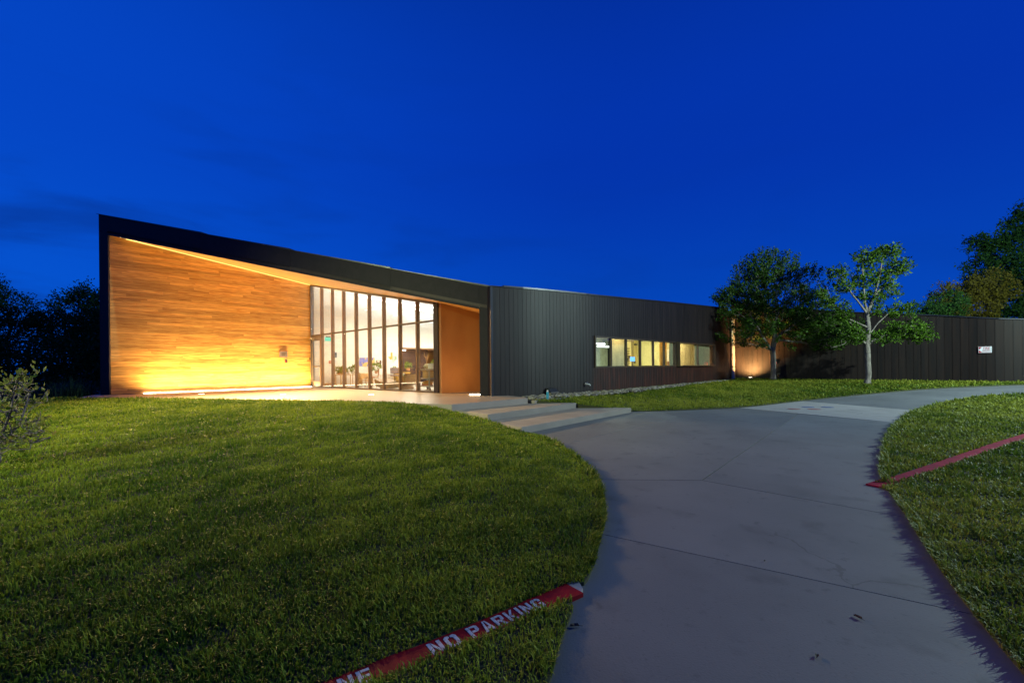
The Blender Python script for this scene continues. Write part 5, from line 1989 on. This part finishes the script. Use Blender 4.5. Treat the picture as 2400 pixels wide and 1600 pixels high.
MB().hexa([(-.15, -.16, .24), (.15, -.16, .24), (.15, -.155, .24), (-.15, -.155, .24)], [(-.14, -.24, .30), (.14, -.24, .30), (.14, -.235, .30), (-.14, -.235, .30)]).build("flap", mat("cardboard", (.45, .28, .13)), o, W[o])
o = put(8.58, .95, .46, MB().box(-.19, .19, -.18, .18, 0, .23), "storage_bin", mat("clear_bin", (.72, .72, .70), rough=.3), "whitish storage bin on the middle shelf of the cart", "bin", bevel=.01)
MB().box(-.20, .20, -.19, .19, .231, .25).build("lid", M_potw, o, W[o])
mt = mat("spotted_fabric", (.75, .73, .70), (.03, .025, .025), rough=.8, scale=(1, 1, 1), nscale=22, detail=1, lo=.48, hi=.52)
o = put(8.56, .95, .185, MB().box(-.20, .20, -.19, .19, 0, .21), "fabric_bin", mt, "black and white patterned bin on the bottom shelf of the cart", "bin", bevel=.01)
MB().box(-.05, .05, -.196, -.1905, .10, .13).build("handle", M_potw, o, W[o])
o = put(7.60, 1.0, .185, MB().blob((0, 0, .08), (.26, .20, .09), 3, 12, 6, .05), "cushion", mat("orange_cushion", (.60, .25, .04), rough=.9), "orange and red cushion on the bottom shelf of the cart", "cushion")
MB().blob((0, -.02, .012), (.27, .21, .035), 4, 12, 5, .03).build("red_side", mat("red_cushion", (.5, .07, .03), rough=.9), o, W[o])
# vase with bare branches
o = put(7.62, .95, .80, MB().lathe([(.06, 0), (.11, .05), (.12, .10), (.07, .17), (.05, .19)], 14), "vase", mat("speckled_vase", (.60, .50, .30), (.3, .22, .1), rough=.5, nscale=16, lo=.45, hi=.55), "speckled vase with bare branches on the left end of the cart", "vase")
rg = random.Random(12)
for k in range(8):
    a_ = rg.uniform(0, 6.28)
    h_ = rg.uniform(.30, .52)
    s_ = rg.uniform(.10, .24)
    p0, p1, p2 = Vector((0, 0, .18)), Vector((math.cos(a_) * s_ * .4, math.sin(a_) * s_ * .4, .18 + h_ * .5)), Vector((math.cos(a_) * s_, math.sin(a_) * s_, .18 + h_))
    mb = MB().tube([p0, p1, p2], [.009, .007, .003], 5)
    mb.tube([p1, p1 + Vector((rg.uniform(-.1, .1), rg.uniform(-.1, .1), .14))], [.006, .002], 4)
    mb.build("branch", M_wood, o, W[o])
pot_plant(7.88, 1.12, .80, .07, .10, 70, (.10, .10, .12), .10, 8, "small plant in a terracotta pot beside the branch vase on the cart")
# office chair
M_ = GI(1.25, 3.72, .007, R(60))
c_ = tag(empty("office_chair", M_), "dark grey swivel chair at the white ledge", "chair")
M_dk = mat("dark_fabric", (.09, .07, .07), rough=.8)
MB().box(-.23, .23, -.22, .22, .42, .50).build("seat", M_dk, c_, M_, bevel=.03)
MB().hexa([(-.21, .20, .56), (.21, .20, .56), (.21, .26, .56), (-.21, .26, .56)], [(-.23, .26, .86), (.23, .26, .86), (.23, .31, .86), (-.23, .31, .86)]).build("backrest", M_dk, c_, M_, bevel=.015)
MB().tube([(0, .22, .44), (0, .27, .60)], .02, 6).build("back_post", M_black, c_, M_)
MB().tube([(0, 0, .06), (0, 0, .42)], .028, 8).build("column", M_black, c_, M_)
for k in range(5):
    a_ = 2 * math.pi * k / 5
    MB().tube([(0, 0, .08), (.26 * math.cos(a_), .26 * math.sin(a_), .05)], .018, 6).build("base_arm", M_black, c_, M_)
# floor pouf by the door
o = put(.75, .50, .007, MB().lathe([(.20, 0), (.25, .05), (.25, .12), (.18, .17), (.02, .18)], 20), "floor_pouf", mat("brown_pouf", (.16, .09, .06), rough=.9), "round brown floor pouf on the floor just inside the door", "pouf")
MB().lathe([(.253, .08), (.253, .09)], 20).build("piping", M_wood2, o, W[o])

# ---------------------------------------------------------------- trees
def tree(name, M, trunkpts, limbs, lobes, tr, leaf, leafm, barkm, seed, per=26, tmean=.45, tip=.006, rise=.25, spread=.10, label=None, group=None, cat="tree", leafup=.1, shoot=0.0):
    """trunk and limbs given as polylines; twigs grown towards points scattered in the crown lobes; leaves along the twigs"""
    rg_ = np.random.default_rng(seed)
    nodes, par = [], []

    def addline(pts, start=None):
        last = start
        for i, p in enumerate(pts):
            if last is None:
                nodes.append(np.array(p, float))
                par.append(-1)
                last = len(nodes) - 1
                continue
            a_, b_ = nodes[last], np.array(p, float)
            k_ = max(1, int(np.linalg.norm(b_ - a_) / .35))
            for j in range(1, k_ + 1):
                nodes.append(a_ + (b_ - a_) * j / k_ + (rg_.normal(0, .018, 3) if j < k_ else 0))
                par.append(last)
                last = len(nodes) - 1
        return last
    addline(trunkpts)
    for lm in limbs:
        st_ = int(np.argmin([np.linalg.norm(q_ - np.array(lm[0])) for q_ in nodes]))
        addline(lm[1:], st_)
    tg = []
    for (cx_, cy_, cz_, rx, ry, rz_, k_) in lobes:
        u_ = rg_.normal(0, 1, (k_, 3))
        u_ /= np.linalg.norm(u_, axis=1)[:, None]
        u_ *= (rg_.uniform(.05, 1, k_) ** (1 / 2.2))[:, None]
        tg.append(np.array([cx_, cy_, cz_]) + u_ * np.array([rx, ry, rz_]))
    tg = np.concatenate(tg)
    arr = np.array(nodes)
    dist = np.array([np.min(np.linalg.norm(arr - t_, axis=1)) for t_ in tg])
    tw = []
    for ti in np.argsort(dist):
        t_ = tg[ti]
        d_ = arr - t_
        L_ = np.linalg.norm(d_, axis=1)
        cost = L_ + np.maximum(d_[:, 2] + rise * L_, 0) * 1.2
        j = int(np.argmin(cost))
        a_ = arr[j]
        k_ = max(2, int(L_[j] / .22))
        k_ = min(k_, 9)
        sag = np.array([0, 0, rg_.uniform(-.12, .06) * L_[j]])
        last = j
        new = []
        for q_ in range(1, k_ + 1):
            f_ = q_ / k_
            p = a_ + (t_ - a_) * f_ + sag * math.sin(math.pi * f_) + (rg_.normal(0, .02, 3) if q_ < k_ else 0)
            nodes.append(p)
            par.append(last)
            last = len(nodes) - 1
            new.append(p)
        if shoot:
            dv = t_ - tg.mean(0)
            dv = dv / (np.linalg.norm(dv) + 1e-6) + np.array([0, 0, .9])
            dv /= np.linalg.norm(dv)
            p = t_ + dv * shoot * rg_.uniform(.4, 1.2)
            nodes.append((t_ + p) / 2)
            par.append(last)
            nodes.append(p)
            par.append(len(nodes) - 2)
            new += [(t_ + p) / 2, p]
        tw.append(np.array([a_] + new))
        arr = np.array(nodes)
    n_ = len(nodes)
    cnt = np.zeros(n_)
    kids = np.zeros(n_, int)
    for i in range(n_ - 1, 0, -1):
        if kids[i] == 0:
            cnt[i] += 1
        if par[i] >= 0:
            cnt[par[i]] += cnt[i]
            kids[par[i]] += 1
    rad = tip * np.maximum(cnt, 1) ** .46
    rad = rad * (tr / rad[0]) ** np.clip((np.log(np.maximum(cnt, 1)) / math.log(max(cnt[0], 2))), 0, 1)
    root = tag(empty(name, M), label, cat, group)
    mb = MB()
    # trunk flare
    for i in range(1, n_):
        p = par[i]
        if rad[i] > .018:
            mb.tube([nodes[p], nodes[i]], [min(rad[p], rad[i] * 1.6), rad[i]], 9 if rad[i] > .05 else 6, cap=False)
        else:
            mb.tube([nodes[p], nodes[i]], [min(rad[p], rad[i] * 1.4), rad[i]], 3, cap=False)
    q0 = nodes[0]
    mb.tube([q0 + np.array([0, 0, -.15]), q0 + np.array([0, 0, .02]), q0 + np.array([0, 0, .22])], [tr * 1.55, tr * 1.35, tr * 1.0], 9, cap=False)
    mb.build("trunk", barkm, root, M, smooth=True)
    if per:
        pts, dirs = [], []
        for ch_ in tw:
            seg = np.linalg.norm(np.diff(ch_, axis=0), axis=1)
            tot = seg.sum()
            k_ = max(3, int(per * min(1.6, .5 + tot)))
            f_ = rg_.uniform(.30, 1.03, k_)
            cum = np.r_[0, np.cumsum(seg)] / max(tot, 1e-6)
            p = np.stack([np.interp(f_, cum, ch_[:, c_]) for c_ in range(3)], 1)
            pts.append(p + rg_.normal(0, spread, p.shape) * np.array([1, 1, .8]))
            dv = (ch_[-1] - ch_[0])
            dv = dv / (np.linalg.norm(dv) + 1e-6)
            dirs.append(np.repeat(dv[None], k_, 0))
        pts = np.concatenate(pts)
        leaves("crown", pts, leaf, leafm, root, M, seed + 1, up=leafup, tmean=tmean, dirs=np.concatenate(dirs))
        print(name, len(pts), 'leaves', len(mb.f), 'wood faces')
    return root


# first lawn tree: wide feathery oak before the lit corner
tree("oak_tree", T(13.45, 23.1, .46), [(0, 0, 0), (.02, 0, .8), (.0, .02, 1.5), (.10, 0, 2.1), (.15, 0, 3.0), (.25, 0, 4.4)],
     [[(.0, .02, 1.5), (-.6, -.2, 2.2), (-1.3, -.3, 3.4), (-1.9, -.3, 4.6)], [(.0, .02, 1.5), (-.9, .1, 1.85), (-1.9, -.2, 1.95)], [(.1, 0, 2.1), (.9, -.3, 2.8), (1.7, -.3, 3.4), (2.5, 0, 3.9)],
      [(.1, 0, 1.9), (1.2, -.2, 1.95), (2.4, -.3, 1.75), (3.1, -.3, 1.7)], [(.15, 0, 3.0), (.8, .3, 4.3), (1.0, .3, 5.6)], [(.15, 0, 2.6), (-.6, .3, 4.0), (-.7, .3, 5.5)]],
     [(.2, -.1, 4.2, 2.3, 1.9, 1.75, 170), (-1.4, -.2, 4.3, 1.4, 1.1, 1.5, 70), (1.6, -.1, 3.2, 1.6, 1.3, 1.3, 80), (-1.1, -.3, 2.3, 1.5, 1.0, .75, 50), (2.4, -.3, 2.2, 1.5, 1.0, .8, 70),
      (.1, .1, 5.5, 1.5, 1.2, .9, 60), (-2.0, -.3, 3.6, .9, .8, 1.0, 30), (3.2, -.3, 2.7, .9, .8, .6, 26), (.6, -.2, 2.7, 1.3, 1.0, .8, 46)],
     .13, .115, M_leaf, M_bark, 101, per=56, tmean=.42, shoot=.55, spread=.085, label="wide feathery oak standing before the lit inner corner of the walls")
# second lawn tree: open crown in separate clumps on a pale trunk
tree("young_oak_tree", T(15.0, 18.92, .38), [(0, 0, 0), (.03, 0, .9), (.0, 0, 1.7), (.08, 0, 2.4), (.06, .05, 3.0), (.35, .05, 3.7), (.6, 0, 4.8), (.75, 0, 5.6)],
     [[(.06, .05, 2.85), (-.35, 0, 3.5), (-.75, .05, 4.1), (-1.1, 0, 4.6)], [(.06, .05, 3.0), (-.1, 0, 3.9), (-.15, 0, 4.9), (-.1, 0, 5.6)], [(.0, 0, 1.75), (.6, -.1, 2.05), (1.3, -.2, 2.1), (2.0, -.2, 2.1)],
      [(.05, 0, 2.1), (.55, .1, 2.6), (1.0, .1, 3.0)], [(.0, 0, 2.0), (-.5, .1, 2.5), (-.9, .1, 2.9)], [(.0, 0, 1.7), (-.5, -.1, 2.0), (-1.1, -.2, 2.1)], [(.35, .05, 3.7), (1.0, 0, 4.5), (1.3, 0, 5.2)],
      [(.06, .05, 2.5), (-.7, 0, 2.75), (-1.5, 0, 3.6), (-1.7, 0, 4.2)]],
     [(-1.2, 0, 4.75, .45, .4, .28, 26), (-.95, 0, 4.1, .45, .45, .35, 26), (-1.6, 0, 3.6, .30, .4, .42, 18), (-1.15, 0, 3.15, .42, .45, .42, 26), (.0, 0, 5.3, .55, .5, .50, 46), (-.1, 0, 4.45, .45, .45, .45, 32), (.8, 0, 5.55, .62, .5, .35, 44), (1.3, 0, 5.0, .48, .45, .40, 32),
      (.75, 0, 4.5, .5, .45, .5, 34), (.15, 0, 3.75, .45, .45, .45, 26), (.95, 0, 3.9, .4, .4, .4, 22), (.35, 0, 3.2, .35, .3, .3, 14), (1.5, -.2, 2.35, .9, .6, .42, 60), (2.0, -.2, 2.0, .55, .5, .25, 26), (.7, -.1, 2.0, .6, .5, .3, 34),
      (-.6, -.1, 2.05, .5, .5, .32, 30), (-.95, -.2, 2.35, .4, .4, .3, 20), (1.35, 0, 3.15, .55, .5, .38, 30), (-1.0, .1, 2.85, .25, .3, .25, 10), (-2.0, -.1, 3.9, .25, .3, .2, 8)],
     .105, .115, M_leaf2, M_bark, 202, per=32, tmean=.5, spread=.085, label="slender young oak with open clumped crown on a pale forked trunk")
# trees beyond the screen wall
tree("oak_tree", T(36.5, 30.5, .1), [(0, 0, 0), (0, 0, 3), (.3, 0, 6), (.4, 0, 9)], [[(0, 0, 3), (-2, -.5, 5), (-4, -.5, 6.5)], [(0, 0, 3), (2, 0, 6), (3, 0, 8)], [(.3, 0, 5), (-1.5, 0, 8), (-1.8, 0, 10)]],
     [(-.4, 0, 8.0, 3.5, 3, 3.6, 230), (-3.6, -.5, 7.0, 2.4, 2, 2.2, 110), (2.5, 0, 7, 3, 3, 3, 80), (-1.4, 0, 10.8, 1.4, 1.4, 1.2, 50), (-3, -.6, 4.3, 2.6, 2, 1.6, 100), (-1, -1, 3.4, 3, 2, 1.8, 90), (-4.4, -.5, 9.2, 1.3, 1.2, .7, 36)],
     .28, .19, M_leafd, M_barkd, 303, per=56, tmean=.45, spread=.2, label="big dark oak rising behind the wall at the right edge")
tree("yellowing_tree", T(28.2, 27.6, .2), [(0, 0, 0), (0, 0, 2.2), (.1, 0, 4)], [[(0, 0, 2.2), (-1, 0, 3.6)], [(0, 0, 2.2), (1.2, 0, 4)]],
     [(-.3, 0, 5.0, 2.0, 1.6, 1.5, 150), (-1.5, 0, 4.3, 1.2, 1.2, 1.1, 60), (1.2, 0, 5.6, 1.5, 1.3, 1.2, 80), (0, 0, 3.5, 2.4, 1.5, 1.0, 70)],
     .17, .14, M_leafy, M_barkd, 404, per=56, tmean=.5, spread=.15, label="rounded yellowing tree behind the screen wall, left of the big dark oak")
tree("small_dark_tree", T(23.6, 25.4, .2), [(0, 0, 0), (0, 0, 1.8), (.0, 0, 3.2)], [[(0, 0, 1.8), (-.9, 0, 3.0), (-1.5, 0, 3.3)], [(0, 0, 1.8), (1.2, 0, 3.6)]],
     [(-.2, 0, 3.7, 1.3, 1.1, .9, 90), (1.1, 0, 4.3, 1.1, 1, .9, 70), (-1.6, 0, 3.4, .8, .8, .5, 40), (.6, 0, 3.0, 1.6, 1.1, .7, 60)],
     .13, .12, M_leafd, M_barkd, 505, per=48, tmean=.6, spread=.12, label="small dark tree peeping over the wall beside the slender young oak")
# dark trees beyond the left end of the building
for i, (x, y, h, sd, lb) in enumerate(((-34.5, 30, 8.6, 1, "tall dark tree at the left edge of the dusk skyline"), (-30.3, 31, 7.9, 2, "dark tree with a pointed crown, second from the left edge"),
                                       (-27.6, 30.5, 7.2, 3, "lower dark tree in the dip of the left treeline"), (-25.0, 30, 7.7, 4, "dark gappy tree next to the high end of the building"),
                                       (-39.5, 31, 9.0, 5, "broad dark tree furthest out on the left"))):
    rg = random.Random(sd)
    lob = [(0, 0, h * .62, 2.6, 1.8, h * .28, 150), (-1.7, 0, h * .52, 1.9, 1.5, h * .26, 90), (1.7, 0, h * .50, 1.9, 1.5, h * .28, 90), (rg.uniform(-.8, .8), 0, h * .85, .9, .9, h * .13, 40), (0, -.4, h * .25, 2.9, 1.6, h * .20, 120)]
    tree("dark_tree", T(x, y, -.2), [(0, 0, 0), (.1, 0, h * .3), (.1, 0, h * .6)], [[(.1, 0, h * .3), (-1, 0, h * .5)], [(.1, 0, h * .3), (1.1, 0, h * .55)]], lob,
         .2, .17, M_leafd, M_barkd, 600 + i, per=36, tmean=.36, spread=.2, label=lb, group="dark trees beyond the left end of the building")
# dark undergrowth below them
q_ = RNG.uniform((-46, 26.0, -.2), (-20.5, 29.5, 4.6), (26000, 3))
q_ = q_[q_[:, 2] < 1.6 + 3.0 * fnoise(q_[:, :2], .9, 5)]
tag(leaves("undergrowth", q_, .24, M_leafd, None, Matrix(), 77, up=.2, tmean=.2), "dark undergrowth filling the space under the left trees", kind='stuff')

# tall arching grasses by the left jamb
for k, (x, y, r_, n_, h_, lb) in enumerate(((-15.55, 15.9, .55, 620, .95, "tuft of tall arching grass nearest the left jamb, dim green"), (-16.6, 16.4, .6, 520, .8, "lower tuft of arching grass left of the tall one"))):
    q_ = RNG.normal(0, r_ * .45, (n_, 2))
    b_ = np.c_[q_, np.zeros(n_)]
    L_ = RNG.uniform(.55, 1.15, n_) * h_
    root = tag(empty("ornamental_grass", T(x, y, .12)), lb, "grass clump", "arching grasses by the left jamb")
    strands("blades", b_, L_, np.full(n_, .018), RNG.uniform(.2, 1, n_), M_tall, None, lean=(.15, .9), parent=root, bend=.75)

# bare twiggy shrub at the left edge
SX, SY = -5.75, 5.0
sm = T(SX, SY, .34)
tree("shrub", sm, [(0, 0, 0), (.0, 0, .12)], [[(0, 0, .1), (-.25, .1, .45), (-.4, .1, .8)], [(0, 0, .1), (.15, 0, .5), (.22, 0, .85)], [(0, 0, .1), (.30, -.05, .35), (.42, -.05, .7)], [(0, 0, .1), (.25, .1, .22), (.5, 0, .28)]],
     [(-.1, 0, .62, .42, .4, .33, 90), (.22, 0, .62, .26, .3, .30, 70), (.25, 0, .30, .36, .3, .18, 70), (-.2, 0, .95, .22, .25, .14, 36), (.36, 0, .88, .09, .1, .16, 24), (.1, -.1, .15, .48, .3, .12, 50)],
     .020, .058, M_leafs, M_twig, 808, per=5, tmean=.5, spread=.022, tip=.0038, label="bare twiggy shrub with few small leaves at the left edge of the lawn", cat="shrub", leafup=.4)

# ---------------------------------------------------------------- street lamp outside the frame lighting the path, and an added lawn flood lamp
def lamp_post(x, y, z, h, lb):
    LM = T(x, y, z)
    lp = tag(empty("street_lamp", LM), lb, "street lamp", "street lamps by the lawns")
    MB().tube([(0, 0, 0), (0, 0, h)], [.10, .06], 12).build("post", M_black, lp, LM)
    MB().lathe([(.2, 0), (.2, .08), (.10, .14)], 16).build("base", M_black, lp, LM)
    return lp, LM


# post-top lantern: open lamp between a plate and a cap
lp, LM = lamp_post(19.4, 8.6, .3, 6.0, "tall dark lantern post standing on the lawn right of the path")
MB().lathe([(.16, 6.0), (.18, 6.04)], 20).build("lantern_plate", M_black, lp, LM)
MB().lathe([(.34, 6.62), (.30, 6.68), (.05, 6.76)], 20).build("lantern_cap", M_black, lp, LM)
for k in range(3):
    a_ = 2 * math.pi * k / 3 + .5
    MB().tube([(.16 * math.cos(a_), .16 * math.sin(a_), 6.04), (.29 * math.cos(a_), .29 * math.sin(a_), 6.63)], .008, 5).build("stay", M_black, lp, LM)
ld = bpy.data.lights.new("street_lamp_light", 'POINT')
ld.energy = 10800
ld.shadow_soft_size = .12
ld.color = (.74, 1.0, .90)
link("street_lamp_light", ld, lp, LM @ T(0, 0, 6.3))
# flood lamp added out of view to brighten the mound
lp, LM = lamp_post(-16.0, -5.0, .0, 7.5, "added flood lamp post, out of view, brightening the left lawn")
aim = (Vector((-5.5, 9.0, .2)) - Vector((-16.0, -5.0, 7.6))).normalized()
HM = Matrix.Translation((-16.0, -5.0, 7.6)) @ aim.to_track_quat('-Z', 'Y').to_matrix().to_4x4()
hd = MB().box(-.22, .22, -.16, .16, .02, .16).build("lamp_head", M_black, lp, HM, bevel=.02)
MB().box(-.19, .19, -.13, .13, .004, .019).build("lens", emit("lamp_lens", (.92, 1.0, .7), 30.0), hd, HM)
ld = bpy.data.lights.new("added_flood_light", 'SPOT')
ld.energy = 20000
ld.spot_size = R(50)
ld.spot_blend = 1.0
ld.shadow_soft_size = .14
ld.color = (.86, 1.0, .50)
link("added_flood_light", ld, hd, HM @ T(0, 0, -.02))
